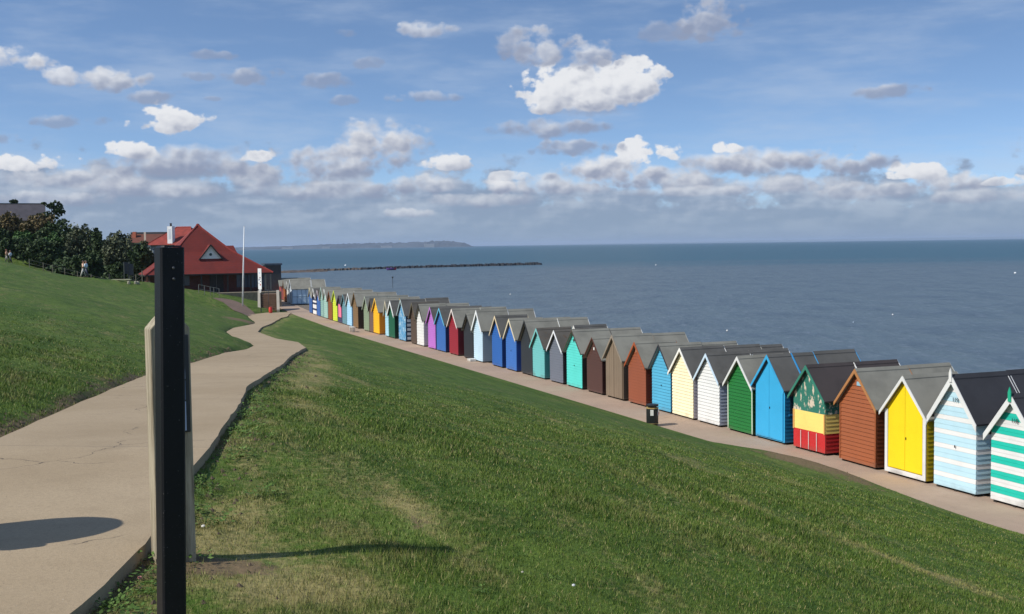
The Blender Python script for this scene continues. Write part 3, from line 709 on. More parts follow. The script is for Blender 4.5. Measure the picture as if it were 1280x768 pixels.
# ------------------------------------------------------------------ foreground post and waymarker
POST = None
m, nt, b = new_mat('black_post_paint'); co = posco(nt)
n1 = noise(nt, co, 6, 5, .6, mp=(1, 1, .3)); spk = noise(nt, co, 150, 3, .6)
hz = node(nt, 'ShaderNodeSeparateXYZ'); nt.links.new(co, hz.inputs[0])
c = mixc(nt, smooth(nt, n1, .4, .7), (.0055, .006, .0075, 1), (.011, .0115, .014, 1)); c = mixc(nt, mathn(nt, 'MULTIPLY', smooth(nt, spk, .69, .73), .6), c, (.2, .2, .18, 1))
nt.links.new(c, b.inputs['Base Color']); b.inputs['Roughness'].default_value = .5; b.inputs['Specular IOR Level'].default_value = .3
bp = node(nt, 'ShaderNodeBump', Strength=.25, Distance=.003); nt.links.new(spk, bp.inputs['Height']); nt.links.new(bp.outputs[0], b.inputs['Normal'])
POST = m
pt = at(211.5, 309.5, 3.6); pb = at(214.5, 768, 3.6); gz = float(height(pt.x, pt.y, False))
k = (gz-.3-pt.z)/(pb.z-pt.z); pb = pt+(pb-pt)*k; 
post = thing('square_post', 'tall plain black square metal post standing in front of the wooden waymarker', 'post', (pb.x, pb.y, gz-.3), 0)
def sq(c, r, ch, ang):
    out = []
    for q in range(4):
        for sgn in (-1, 1):
            a = R(45+90*q)
            p = Vector((math.cos(a), math.sin(a)))*r*math.sqrt(2)
            tdir = Vector((-math.sin(a), math.cos(a)))
            x = p.x-math.copysign(ch, p.x)*(1 if (sgn > 0) == (q % 2 == 0) else 0); y = p.y-math.copysign(ch, p.y)*(0 if (sgn > 0) == (q % 2 == 0) else 1)
            out.append((x, y))
    ca, sa = math.cos(ang), math.sin(ang)
    return [(c.x+x*ca-y*sa, c.y+x*sa+y*ca, c.z) for x, y in out]
mb = MB(); ang = R(16)+math.atan2(-(211-640), F)*1.0
v0, v1 = sq(Vector((0, 0, 0)), .0385, .006, ang), sq(pt-Vector((pb.x, pb.y, gz-.3)), .0385, .006, ang)
mb.v = v0+v1; mb.f = [tuple(range(7, -1, -1)), tuple(range(8, 16))]+[(k, (k+1) % 8, 8+(k+1) % 8, 8+k) for k in range(8)]; mb.m = [0]*10
mb.build('shaft', POST, post)
ins = v1; cc = pt-Vector((pb.x, pb.y, gz-.3))
mb = MB(); mb.v = [tuple(Vector(p)+Vector((0, 0, .0005))) for p in sq(cc, .034, .008, ang)]+[tuple(Vector(p)+Vector((0, 0, .006))) for p in sq(cc, .031, .008, ang)]; mb.f = [tuple(range(7, -1, -1)), tuple(range(8, 16))]+[(k, (k+1) % 8, 8+(k+1) % 8, 8+k) for k in range(8)]; mb.m = [0]*10
mb.build('cap', POST, post)
# a pair of bolt heads on the face that looks at the viewer
for zz in (cc.z-.065, cc.z-.10):
    b_ = MB().lathe([(.0045, 0), (.0045, .003), (.002, .005)], 8).build('bolt', plain('bolt_grey', (.12, .12, .12, 1), .4, .5), post)
    a = ang-math.pi/2; b_.matrix_local = Matrix.Translation((cc.x+math.cos(a)*.0385, cc.y+math.sin(a)*.0385, zz)) @ Matrix.Rotation(ang, 4, 'Z') @ Matrix.Rotation(math.pi/2, 4, 'X')

def mat_oldwood(name, c1, c2):
    m, nt, b = new_mat(name); co = objco(nt)
    n1 = noise(nt, co, 3, 6, .65, mp=(14, 14, .9)); n2 = noise(nt, co, 2.2, 4)
    c = mixc(nt, smooth(nt, n1, .35, .7), c1, c2); c = mixc(nt, mathn(nt, 'MULTIPLY', smooth(nt, n2, .5, .75), .4), c, tuple(x*.5 for x in c2[:3])+(1,))
    nt.links.new(c, b.inputs['Base Color']); b.inputs['Roughness'].default_value = .85
    bp = node(nt, 'ShaderNodeBump', Strength=.8, Distance=.008); nt.links.new(n1, bp.inputs['Height']); nt.links.new(bp.outputs[0], b.inputs['Normal']); return m
OLD = mat_oldwood('weathered_oak', srgb(178, 167, 140), srgb(124, 112, 90))
wl, wr = at_z(187.5, 687, 5.24), at_z(239.5, 684, 5.24)
wc = Vector((at(215.2, 600, 5.92).x, 5.92, 5.22)); ww = .205
wm = thing('wooden_waymarker', 'weathered oak waymarker with a pointed top and pale plates, beside the concrete path', 'waymarker', wc, R(30))
hg = at(210, 395, wc.y-.02).z-wc.z
MB().prism([(-ww/2, -.25), (ww/2, -.25), (ww/2, hg-.065), (.0, hg+.05), (-ww/2, hg-.065)], -.055, .085, 'y').build('timber_slab', OLD, wm, bevel=.006)
fr = MB().box(-ww/2+.022, ww/2-.012, -.066, -.0555, hg-.62, hg-.10).build('plate_frame', plain('frame_black', (.03, .03, .032, 1), .4), wm, bevel=.004)
PL = plain('plate_pale', srgb(176, 190, 212), .3); DK = plain('plate_print', (.03, .045, .08, 1), .4)
MB().box(-ww/2+.032, ww/2-.034, -.0685, -.0662, hg-.335, hg-.115).build('plate', PL, fr, bevel=.001)
MB().box(-ww/2+.032, ww/2-.034, -.0685, -.0662, hg-.445, hg-.345).build('plate', plain('plate_blue', srgb(92, 108, 130), .3), fr)
MB().box(-ww/2+.032, ww/2-.034, -.0685, -.0662, hg-.61, hg-.455).build('plate', PL, fr, bevel=.001)
b = MB(); b.lathe([(.008, 0), (.008, .001)], 12); o = b.build('symbol', DK, fr); o.matrix_local = Matrix.Translation((-ww/2+.045, -.0687, hg-.14)) @ Matrix.Rotation(math.pi/2, 4, 'X')
b = MB()
for k in range(4): b.box(-.03, .05-.01*k, -.0692, -.0687, hg-.2-k*.026, hg-.192-k*.026)
b.build('symbol', DK, fr)

# ------------------------------------------------------------------ pavilion
ROOFR = None
m, nt, b = new_mat('red_tiles'); oc = objco(nt); se = node(nt, 'ShaderNodeSeparateXYZ'); nt.links.new(oc, se.inputs[0])
n1 = noise(nt, posco(nt), .6, 5, .6); n2 = noise(nt, posco(nt), 6, 4, .6)
c = mixc(nt, smooth(nt, n1, .35, .7), srgb(122, 42, 32), srgb(106, 36, 28)); c = mixc(nt, mathn(nt, 'MULTIPLY', smooth(nt, n2, .45, .7), .4), c, srgb(98, 34, 32))
cs = mathn(nt, 'FRACT', mathn(nt, 'MULTIPLY', se.outputs[2], 5.)); c = mixc(nt, mathn(nt, 'MULTIPLY', mathn(nt, 'LESS_THAN', cs, .2), .35), c, srgb(74, 25, 24))
nt.links.new(c, b.inputs['Base Color']); b.inputs['Roughness'].default_value = .8; bp = node(nt, 'ShaderNodeBump', Strength=.6, Distance=.03); nt.links.new(cs, bp.inputs['Height']); nt.links.new(bp.outputs[0], b.inputs['Normal']); ROOFR = m
def mat_brick(name, c1, c2, mor, sc=1.):
    m, nt, b = new_mat(name); oc = objco(nt); br = node(nt, 'ShaderNodeTexBrick', Scale=1.0/sc); mp = node(nt, 'ShaderNodeMapping'); mp.inputs['Rotation'].default_value = (R(90), 0, 0); nt.links.new(oc, mp.inputs[0]); nt.links.new(mp.outputs[0], br.inputs[0])
    br.inputs['Color1'].default_value = c1; br.inputs['Color2'].default_value = c2; br.inputs['Mortar'].default_value = mor; br.inputs['Brick Width'].default_value = .22; br.inputs['Row Height'].default_value = .075; br.inputs['Mortar Size'].default_value = .008
    nt.links.new(br.outputs[0], b.inputs['Base Color']); b.inputs['Roughness'].default_value = .9; return m
BRICK = mat_brick('red_brick', srgb(96, 46, 38), srgb(78, 38, 32), srgb(84, 74, 68))
DKW = plain('dark_timber', (.03, .026, .024, 1), .7); GLS = plain('window_glass', srgb(70, 82, 98), .12, 0, .1, .5)
pav = thing('seaside_pavilion', 'large single-storey pavilion with steep flared red tiled roof behind the black post', 'building', PB, PHI)
W2, D2 = 7.3, 5.0; cx, cy = 0., D2
ez, bz, az = at(264, 343.5, 126).z-PB.z, at(299, 314, 131).z-PB.z, at(258.6, 281, 134).z-PB.z
# roof surfaces
E = [(-W2, 0, ez), (W2, 0, ez), (W2, 2*D2, ez), (-W2, 2*D2, ez)]
bx, by = 3.3, 2.5
Bk = [(-bx-.3, cy-by, bz), (bx-.3, cy-by, bz), (bx-.3, cy+by, bz), (-bx-.3, cy+by, bz)]
A1, A2 = (-.55, cy-.15, az), (-.35, cy+.3, az)
mb = MB()
for k in range(4):
    j = (k+1) % 4; mb.quad(E[k], E[j], Bk[j], Bk[k])
mb.quad(Bk[0], Bk[1], A1); mb.quad(Bk[1], Bk[2], A2, A1); mb.quad(Bk[2], Bk[3], A2); mb.quad(Bk[3], Bk[0], A1, A2)
lo = [(x, y, z-.16) for x, y, z in E]
for k in range(4): j = (k+1) % 4; mb.quad(lo[k], lo[j], E[j], E[k], m=1)
mb.quad(lo[3], lo[2], lo[1], lo[0], m=1)
roof = mb.build('roof', [ROOFR, DKW], pav)
hp = MB(); hipm = plain('ridge_tiles', srgb(146, 54, 45), .7)
for k in range(4): hp.tube([E[k], Bk[k], (A1 if k in (0, 1) else A2)], .11, 6)
hp.tube([A1, A2], .16, 6); hp.build('hip_tiles', hipm, roof)
# right wing ridge stub
mb = MB(); r0z = at(292, 307, 132).z-PB.z
mb.quad((2.0, cy-1.6, r0z-1.5), (4.1, cy-1.6, r0z-1.5), (3.7, cy, r0z), (1.5, cy, r0z)); mb.quad((4.1, cy-1.6, r0z-1.5), (4.1, cy+1.6, r0z-1.5), (3.7, cy, r0z)); mb.quad((4.1, cy+1.6, r0z-1.5), (2.0, cy+1.6, r0z-1.5), (1.5, cy, r0z), (3.7, cy, r0z))
mb.build('wing_roof', ROOFR, pav)
# gablet
def ry(z):   # front plane y of the upper/lower roof at height z
    if z > bz: return (cy-by)+(z-bz)/(az-bz)*(by-.15)
    return (z-ez)/(bz-ez)*(cy-by)
gb, gt = at(265, 324, 128).z-PB.z, at(265, 306.5, 129).z-PB.z; gx = .35; gw = 1.25; y0 = ry(gb)-.05
gab = MB().prism([(gx-gw, gb), (gx+gw, gb), (gx, gt)], y0, y0+.12, 'y').build('gablet', P((232, 232, 226)), pav)
MB().quad((gx-gw-.15, y0-.25, gb-.12), (gx, y0-.25, gt+.06), (gx, ry(gt)+1.2, gt+.06), (gx-gw-.15, y0+.8, gb-.12)).quad((gx+gw+.15, y0-.25, gb-.12), (gx+gw+.15, y0+.8, gb-.12), (gx, ry(gt)+1.2, gt+.06), (gx, y0-.25, gt+.06)).build('roof', ROOFR, gab)
b = MB()
for s in (-1, 1): b.bar((gx+s*(gw+.15), y0-.26, gb-.14), (gx, y0-.26, gt+.04), .06, .14)
b.build('bargeboard', DKW, gab)
o = MB().lathe([(.17, 0), (.17, .03)], 12).build('vent', plain('vent_dark', (.04, .08, .08, 1)), gab); o.matrix_local = Matrix.Translation((gx, y0-.002, gb+.5)) @ Matrix.Rotation(math.pi/2, 4, 'X')
# walls under a deep veranda
MB().box(-W2+.7, W2-2.6, 1.4, 1.65, 0, ez-.17).box(-W2+.7, -W2+.95, 1.66, 2*D2-1, 0, ez-.17).box(W2-.95, W2-.7, 1.66, 2*D2-1, 0, ez-.17).box(-W2+.951, W2-.951, 2*D2-1.25, 2*D2-1, 0, ez-.17).box(W2-2.599, W2-.7, 1.4, 1.65, 0, .45).build('wall', BRICK, pav)
for x0, x1 in ((-5.4, -4.2), (-3.4, -2.2)):
    wn = MB().box(x0, x1, 1.37, 1.395, .9, 2.0).build('window', GLS, pav); MB().box(x0-.06, x1+.06, 1.34, 1.38, .82, .895).box(x0-.06, x1+.06, 1.34, 1.38, 2.005, 2.07).box((x0+x1)/2-.03, (x0+x1)/2+.03, 1.345, 1.368, .9, 2.0).build('frame', DKW, wn)
dr = MB().box(.1, 1.7, 1.36, 1.395, 0.02, 2.05).build('door', DKW, pav); MB().box(.86, .92, 1.33, 1.359, .02, 2.05).build('frame', plain('grey_timber', (.12, .12, .12, 1)), dr)
for k in range(4):
    x0 = W2-2.55+k*.45-.6
    wn = MB().box(x0-.9, x0-.5, 1.36, 1.39, .5, ez-.25).build('window', GLS, pav)
for k in range(3):
    x0 = W2-2.5+k*.6; wn = MB().box(x0, x0+.55, 1.44, 1.48, .46, ez-.2).build('window', GLS, pav)
for k, x in enumerate((-W2+.25, -4.2, -1.0, 2.0, 4.7, W2-.9, W2-.25)):
    MB().box(x-.09, x+.09, .25, .43, 0, ez-.17).build('veranda_post', plain('orange_brick', srgb(150, 92, 70), .9) if k == 0 else (P((120, 118, 108)) if k > 4 else DKW), pav)
# left side: balustrade with slats
b = MB()
for k in range(12): y = .6+k*.55; b.box(-W2+.2, -W2+.26, y, y+.12, 0, .95)
b.box(-W2+.18, -W2+.28, .45, 7.2, .951, 1.02); b.build('balustrade', plain('orange_brick', srgb(150, 92, 70), .9), pav)
MB().box(-W2-.3, W2+.5, -1.9, 2*D2, -1.7, -.0).build('terrace_slab', plain('old_concrete', srgb(132, 120, 100), .9), pav)
# steps at the right end
stp_o = Vector((at(336, 390, 121.5).x, 121.5, 0)); SA = R(12)
steps = thing('terrace_steps', 'flight of brown steps between pale sloping concrete walls below the pavilion terrace', 'steps', stp_o, SA)
ztop = PB.z
b = MB(); ns = 9
for k in range(ns): b.box(-.85, .85, k*.34, k*.34+.345 if k < ns-1 else k*.34+2.5, -.3, ztop*(k+1)/ns)
b.build('treads', plain('brown_step', srgb(110, 86, 66), .9), steps)
for s in (-1, 1):
    MB().prism([(-.35, -.3), (-.35, .25), (.0, .45), (ns*.34, ztop+.35), (ns*.34+2.2, ztop+.35), (ns*.34+2.2, -.3)], min(s*.86, s*1.16), max(s*.86, s*1.16), 'x').build('side_wall', P((172, 164, 146)), steps)
b = MB(); b.tube([(0, .2, .2), (0, .2, 1.05), (0, ns*.34, ztop+.95), (0, ns*.34, ztop)], .025, 6); b.build('handrail', DKW, steps)
# totem sign
tg = ground(326, 385, lo=90); tg.y = max(tg.y-0, 1)
Yt = 119.; tb = at(326, 387, Yt)
sg = thing('sign_totem', 'tall narrow white sign board on a dark pole at the foot of the terrace steps', 'sign', (tb.x, Yt, 0.0), R(-32))
MB().tube([(0, .04, 0), (0, .04, at(326, 340, Yt).z)], .05, 8).build('pole', DKW, sg)
z0, z1 = at(326, 362, Yt).z, at(326, 335.8, Yt).z
bd = MB().box(-.26, .26, -.05, -.015, z0, z1).build('board', P((236, 236, 232)), sg, bevel=.03)
zc = at(326, 363.5, Yt).z; o = MB().lathe([(.2, 0), (.2, .04)], 16).build('disc', P((236, 236, 232)), sg); o.matrix_local = Matrix.Translation((0, -.02, zc-.05)) @ Matrix.Rotation(math.pi/2, 4, 'X')
rr_ = random.Random(3)
for k, (dx, dz, cw, ch, cc_) in enumerate(((.05, 1.25, .16, .12, (120, 60, 60)), (-.1, 1.0, .2, .07, (70, 90, 140)), (.12, .85, .14, .08, (60, 60, 70)), (-.02, 1.1, .3, .05, (60, 70, 90)), (.08, .5, .14, .16, (180, 60, 60)), (-.12, .66, .12, .12, (150, 160, 170)), (0, 1.75, .14, .2, (190, 205, 225)))):
    MB().box(dx-cw/2, dx+cw/2, -.0555, -.0505, z0+dz-ch/2, z0+dz+ch/2).build('printed_mark', P(cc_), bd)
# flagpole
Yf = 119.5; fb = at(303.2, 381.5, Yf); ft = at(305.2, 284, Yf); gz = float(height(fb.x, Yf, False))
fp = thing('flagpole', 'tall white flagpole with a short yard beside the pavilion', 'flagpole', (fb.x, Yf, gz), 0)
tp = ft-Vector((fb.x, Yf, gz))
MB().tube([(0, 0, -.1), tp*.5, tp], [.09, .075, .045], 10).build('pole', P((236, 238, 234)), fp, True)
yz = at(304.6, 312, Yf).z-gz; MB().tube([(-.25, 0, yz), (.45, 0, yz+.02)], .035, 6).build('yard', P((150, 160, 175)), fp)
MB().lathe([(.02, tp.z), (.07, tp.z+.05), (.02, tp.z+.1)], 8, cx=tp.x).build('truck', white, fp)
# red fire bucket
Yb = 118.6; rb = at(338.2, 386.3, Yb); gzb = float(height(rb.x, Yb, False))
t = thing('red_barrel', 'small red barrel on the grass before the terrace steps', 'barrel', (rb.x, Yb, max(gzb, 0)), 0)
hb = 0.62; MB().lathe([(.17, 0), (.19, .1), (.2, hb*.5), (.19, hb*.9), (.17, hb)], 14).build('body', P((214, 58, 44)), t, True); MB().lathe([(.18, hb+.001), (.18, hb+.05), (.1, hb+.07)], 14).build('lid', P((190, 60, 50)), t)
# terrace railings
def rail(pts, label, h=.95, mat=None, gap=1):
    t = thing('railing', label, 'railing', pts[0], 0)
    m_ = mat or P((120, 122, 118)); o = Vector(pts[0])
    for p in pts: MB().tube([Vector(p)-o-Vector((0, 0, .2)), Vector(p)-o+Vector((0, 0, h))], .03, 6).build('post', m_, t)
    b = MB()
    for hh in (h, h*.5): b.tube([Vector(p)-o+Vector((0, 0, hh)) for p in pts], .022, 6)
    b.build('rail', m_, t)
    return t
rp = []
for px in (236, 246, 256, 262, 271):
    q = ground(px, 372, lo=100); q = Vector((q.x, 121.8+(px-236)*.02, 0)); q.z = float(height(q.x, q.y, False)); rp.append(q)
rail(rp, 'grey metal railing on the grass crest before the dark pavilion wall')
# low dark kiosk behind the pavilion
kq = at(342, 340, 150); ks = thing('flat_roofed_kiosk', 'dark flat-roofed block showing behind the right end of the red roof', 'building', (kq.x, 150, 0), R(20))
kt = at(342, 329.5, 150).z
MB().box(-1.0, 1.0, 0, 3, 0, kt-.25).build('wall', plain('kiosk_wall', (.05, .052, .055, 1)), ks); MB().box(-1.2, 1.15, -.15, 3.15, kt-.249, kt).build('roof', plain('kiosk_roof', srgb(70, 84, 98)), ks)

# rear house with white chimney
Yh = 150.
def hip_house(name, label, cx_px, base, w, d, ze, zr, rl, roofm, wallm, rz=0, Y=Yh, cat='house'):
    c = at(cx_px, 300, Y); t = thing(name, label, cat, (c.x, Y, base), rz)
    h_e, h_r = ze-base, zr-base
    e = [(-w/2-.5, -.5, h_e), (w/2+.5, -.5, h_e), (w/2+.5, d+.5, h_e), (-w/2-.5, d+.5, h_e)]; r0, r1 = (-rl/2, d/2, h_r), (rl/2, d/2, h_r)
    MB().box(-w/2, w/2, 0, d, 0, h_e-.01).build('wall', wallm, t)
    rf = MB().quad(e[0], e[1], r1, r0).quad(e[1], e[2], r1).quad(e[2], e[3], r0, r1).quad(e[3], e[0], r0).quad(*e[::-1]).build('roof', roofm, t)
    MB().tube([e[0], r0, r1, e[1]], .1, 6).build('ridge', hipm, rf)
    return t
ROOFO = plain('orange_red_tiles', srgb(132, 50, 38), .8, 0, .2, 2.)
zr_, ze_ = at(212, 284.5, Yh+4).z, at(200, 306.5, Yh).z
hs = hip_house('hipped_house', 'house with orange-red hipped roof and a tall white chimney behind the pavilion', 213, 1.5, 6.0, 7.0, ze_, zr_, 2.1, ROOFO, P((150, 160, 160)), rz=R(-14))
cxh = at(210.5, 300, Yh-1).x-hs.location.x; c0, c1 = at(210, 302, Yh-1).z-1.5, at(210, 283, Yh-1).z-1.5
ch = MB().box(cxh-.36, cxh+.36, -.2, .5, c0-3, c1).build('chimney', P((238, 238, 234)), hs); MB().box(cxh-.16, cxh+.16, -.21, -.202, c0+.3, c1-.35).build('panel', P((205, 210, 214)), ch)
MB().lathe([(.14, c1+.002), (.12, c1+.35), (.16, c1+.42)], 10, cx=cxh, cy=.15).build('chimney_pot', DKW, ch)
for s in (-2.2, 1.8): MB().box(s-.4, s+.4, -.05, .0-.002, ze_-1.5-1.6, ze_-1.5-.5).build('window', GLS, hs)
# long low bungalow
c = at(165, 292, 175); bg = thing('bungalow', 'long low bungalow with dark and orange roof and pale wall left of the hipped house', 'house', (c.x, 175, 3), R(5))
zt, zl = at(165, 292.6, 178).z-3, at(165, 303, 175).z-3
MB().box(-.5, 5.5, 0, 6, 0, zl).build('wall', P((200, 200, 190)), bg)
MB().quad((-.9, -.4, zl-.1), (5.9, -.4, zl-.1), (5.9, 3, zt), (-.9, 3, zt)).quad((5.9, 6.4, zl-.1), (-.9, 6.4, zl-.1), (-.9, 3, zt), (5.9, 3, zt)).quad((5.5, 0, zl), (5.5, 6, zl), (5.5, 3, zt-.05)).quad((-.5, 6, zl), (-.5, 0, zl), (-.5, 3, zt-.05)).build('roof', plain('brown_tiles', srgb(104, 60, 46), .85), bg)
MB().box(-.9, 5.9, 2.85, 3.15, zt-.1, zt+.25).build('ridge', plain('slate_dark', (.06, .06, .06, 1)), bg)
MB().box(-.3, .2, 1.5, 2.2, zl, zt+.3).build('chimney', P((196, 110, 80)), bg); MB().box(1.9, 2.2, -.45, -.41, zl-.4, zt+.2).build('downpipe', P((225, 200, 180)), bg)
MB().box(-1, 1.3, -.06, -.01, zl-1.4, zl-.3).build('window', GLS, bg)
# grey roofed house far left
c = at(20, 262, 195); gh = thing('grey_roofed_house', 'big house with plain dark grey slate roof rising above the hedge at far left', 'house', (c.x, 195, 6), R(24))
zt, zl = at(30, 254.5, 198).z-6, at(30, 275, 194).z-6
MB().box(-9, 4.4, 0, 8, 0, zl).build('wall', P((150, 120, 100)), gh)
sl = plain('slate_grey', srgb(74, 70, 74), .7, 0, .15, 1.)
MB().quad((-9.4, -.4, zl-.1), (4.8, -.4, zl-.1), (4.8, 4, zt), (-9.4, 4, zt)).quad((4.8, 8.4, zl-.1), (-9.4, 8.4, zl-.1), (-9.4, 4, zt), (4.8, 4, zt)).quad((4.4, 0, zl), (4.4, 8, zl), (4.4, 4, zt-.05)).quad((-9, 8, zl), (-9, 0, zl), (-9, 4, zt-.05)).build('roof', sl, gh)
MB().box(-9.4, 4.8, 3.85, 4.15, zt-.05, zt+.08).build('ridge', plain('slate_dark', (.06, .06, .06, 1)), gh)
MB().box(1.0, 2.4, -.06, -.01, 1, 2.4).build('window', GLS, gh)

# ------------------------------------------------------------------ trees and bushes
def leaf_mat(name, c1, c2, c3):
    m, nt, b = new_mat(name); oi = nt.nodes.new('ShaderNodeAttribute'); oi.attribute_name = 'tone'
    c = mixc(nt, smooth(nt, oi.outputs['Fac'], 0., .6), c1, c2); c = mixc(nt, smooth(nt, oi.outputs['Fac'], .7, 1.), c, c3)
    nt.links.new(c, b.inputs['Base Color']); b.inputs['Roughness'].default_value = .65; b.inputs['Specular IOR Level'].default_value = .2; return m
LEAVES = {'dark': leaf_mat('leaf_dark', (.030, .052, .020, 1), (.055, .086, .032, 1), (.10, .13, .055, 1)), 'olive': leaf_mat('leaf_olive', (.07, .088, .045, 1), (.115, .13, .07, 1), (.17, .18, .10, 1)),
          'green': leaf_mat('leaf_green', (.038, .085, .022, 1), (.07, .135, .04, 1), (.11, .19, .06, 1)), 'russet': leaf_mat('leaf_russet', (.08, .07, .030, 1), (.15, .115, .05, 1), (.22, .16, .07, 1))}
BARK = plain('bark', (.06, .045, .03, 1), .9)
def crown_mesh(name, blobs, n, size, mat, parent, seed, spiky=False):
    rg = np.random.default_rng(seed); vs, ton = [], []
    tot = sum(b[3]*b[4]*b[5] for b in blobs)
    for (x, y, z, rx, ry_, rz_) in blobs:
        k = int(n*rx*ry_*rz_/tot)+20
        nsub = max(6, k//45)
        dirs = rg.normal(size=(nsub, 3)); dirs /= np.linalg.norm(dirs, axis=1)[:, None]; dirs[:, 2] = np.where(dirs[:, 2] < -.5, -dirs[:, 2], dirs[:, 2])
        subc = dirs*rg.uniform(.45, .95, (nsub, 1)); sr_ = rg.uniform(.18, .36, nsub); st = rg.uniform(0, 1, nsub)
        ix = rg.integers(0, nsub, k); p = rg.normal(size=(k, 3)); p /= np.linalg.norm(p, axis=1)[:, None]
        q = subc[ix]+p*(sr_[ix]*rg.uniform(.5, 1.05, k))[:, None]
        c = np.array([x, y, z])+q*np.array([rx, ry_, rz_])
        u = rg.normal(size=(k, 3)); u /= np.linalg.norm(u, axis=1)[:, None]; w = rg.normal(size=(k, 3)); w -= u*(u*w).sum(1)[:, None]; w /= np.linalg.norm(w, axis=1)[:, None]
        s = size*rg.uniform(.5, 1.3, k)[:, None]
        quad = np.stack([c-u*s, c-w*s*.6, c+u*s, c+w*s*.6], 1)
        vs.append(quad.reshape(-1, 3)); ton.append(np.repeat(np.clip(st[ix]*.6+rg.uniform(0, .4, k), 0, 1), 4))
    v = np.concatenate(vs); f = np.arange(len(v)).reshape(-1, 4)
    o = np_mesh(name, v, f, mat, smooth=False, parent=parent); attr(o, 'tone', np.concatenate(ton)); return o
def bush(px, ytop, ybase, Y, wpx, kind, label, n=6500, name='bush', cat='bush', seed=1, group=None, size=.22):
    top, base = at(px, ytop, Y), at(px, ybase, Y); gz = float(height(base.x, Y, False)); base.z = min(base.z, gz+.2)
    H_ = top.z-base.z; w = wpx/F*Y; t = thing(name, label, cat, (base.x, Y, base.z-.2), 0, group); rg = random.Random(seed)
    tr = MB()
    for k in range(4):
        a = rg.uniform(0, 6.28); tr.tube([(0, 0, -.3), (math.cos(a)*w*.1, math.sin(a)*w*.1, H_*.35), (math.cos(a)*w*.25, math.sin(a)*w*.2, H_*.75)], [.16, .1, .03], 6)
    tr.build('trunk', BARK, t)
    bl = []
    for k in range(7):
        a = rg.uniform(0, 6.28); rr = rg.uniform(.1, .33)
        bl.append((math.cos(a)*w*rr, math.sin(a)*w*rr*.7, H_*rg.uniform(.3, .68), w*rg.uniform(.2, .3), w*.22, H_*rg.uniform(.24, .33)))
    bl.append((0, 0, H_*.60, w*.36, w*.28, H_*.40)); bl.append((0, 0, H_*.3, w*.50, w*.3, H_*.34))
    crown_mesh('crown', bl, n, size, LEAVES[kind], t, seed); return t
bushes = [
 (-22, 262, 316, 172, 60, 'russet', 'russet-topped hedge bush at the left edge of the picture'),
 (12, 266, 318, 168, 52, 'russet', 'tall russet-brown bush beneath the grey slate roof'),
 (48, 268, 322, 165, 50, 'russet', 'rust-tinged bush below the right end of the grey roof'),
 (-4, 284, 320, 158, 44, 'dark', 'very dark shrub behind the walkers at far left'),
 (32, 290, 324, 156, 42, 'green', 'bright green shrub low in the hedge right of the far walkers'),
 (66, 292, 330, 152, 40, 'green', 'green shrub low in the hedge before the dark spiky conifer'),
 (74, 278, 330, 162, 46, 'dark', 'dark rounded bush in the middle of the hedge'),
 (104, 281, 340, 150, 50, 'olive', 'grey-olive bush behind the two nearer walkers'),
 (124, 292, 345, 146, 34, 'dark', 'dark gap-filling shrub between the two olive bushes'),
 (152, 289, 350, 143, 52, 'olive', 'rounded olive bush left of the pavilion with feathery top'),
 (178, 305, 352, 140, 34, 'dark', 'dark shrub against the left eaves of the pavilion'),
 (90, 322, 346, 140, 60, 'dark', 'low dark undergrowth shrub behind the wire fence'), (56, 300, 334, 150, 54, 'dark', 'dark low shrub filling the hedge below the conifer'), (20, 298, 324, 152, 46, 'dark', 'dark shrub just behind the white-topped walker'), (112, 316, 348, 138, 44, 'dark', 'dark shrub directly behind the rightmost walker'),
 (150, 330, 352, 136, 50, 'dark', 'low dark shrub behind the two black boards')]
for k, (px, yt, ybs, Y, wp, kd, lb) in enumerate(bushes):
    Y = 147-.13*px+max((Y-(172-.2*px))*.5+9, 0)*.8+(2 if yt > 295 else 7)
    bush(px, yt-3, ybs, Y, wp*1.08, kd, lb, seed=20+k, group='bushes of the hedge at the top of the slope')
def conifer(px, ytop, ybase, Y, wpx, label, seed, lean=0., n=16):
    top, base = at(px, ytop, Y), at(px, ybase, Y); H_ = top.z-base.z; w = wpx/F*Y; rg = random.Random(seed)
    t = thing('conifer', label, 'tree', (base.x, Y, base.z), 0); MB().tube([(0, 0, -2), (lean*.5, 0, H_*.5), (lean, 0, H_*.95)], [.25, .16, .05], 8).build('trunk', BARK, t)
    bl = []
    for k in range(n):
        f = rg.uniform(.1, 1); a = rg.uniform(0, 6.28); r_ = w*.5*(1.05-f*.55)
        for q in (.35, .65, .95):
            bl.append((lean*f+math.cos(a)*r_*q, math.sin(a)*r_*q*.7, H_*f*.9+q*r_*.35, .32*w*.3, .3*w*.3, .16*w*.3+.1))
    crown_mesh('crown', bl, 2600, .2, LEAVES['dark'], t, seed); return t
conifer(66, 253, 300, 180, 46, 'dark spiky conifer right of the grey-roofed house', 5, n=26)
conifer(20, 247, 275, 205, 22, 'dark treetop just showing above the grey slate roof', 6)
conifer(130, 283, 312, 172, 14, 'ragged dark conifer leaning over the bungalow roof', 9, lean=-1.6, n=9)

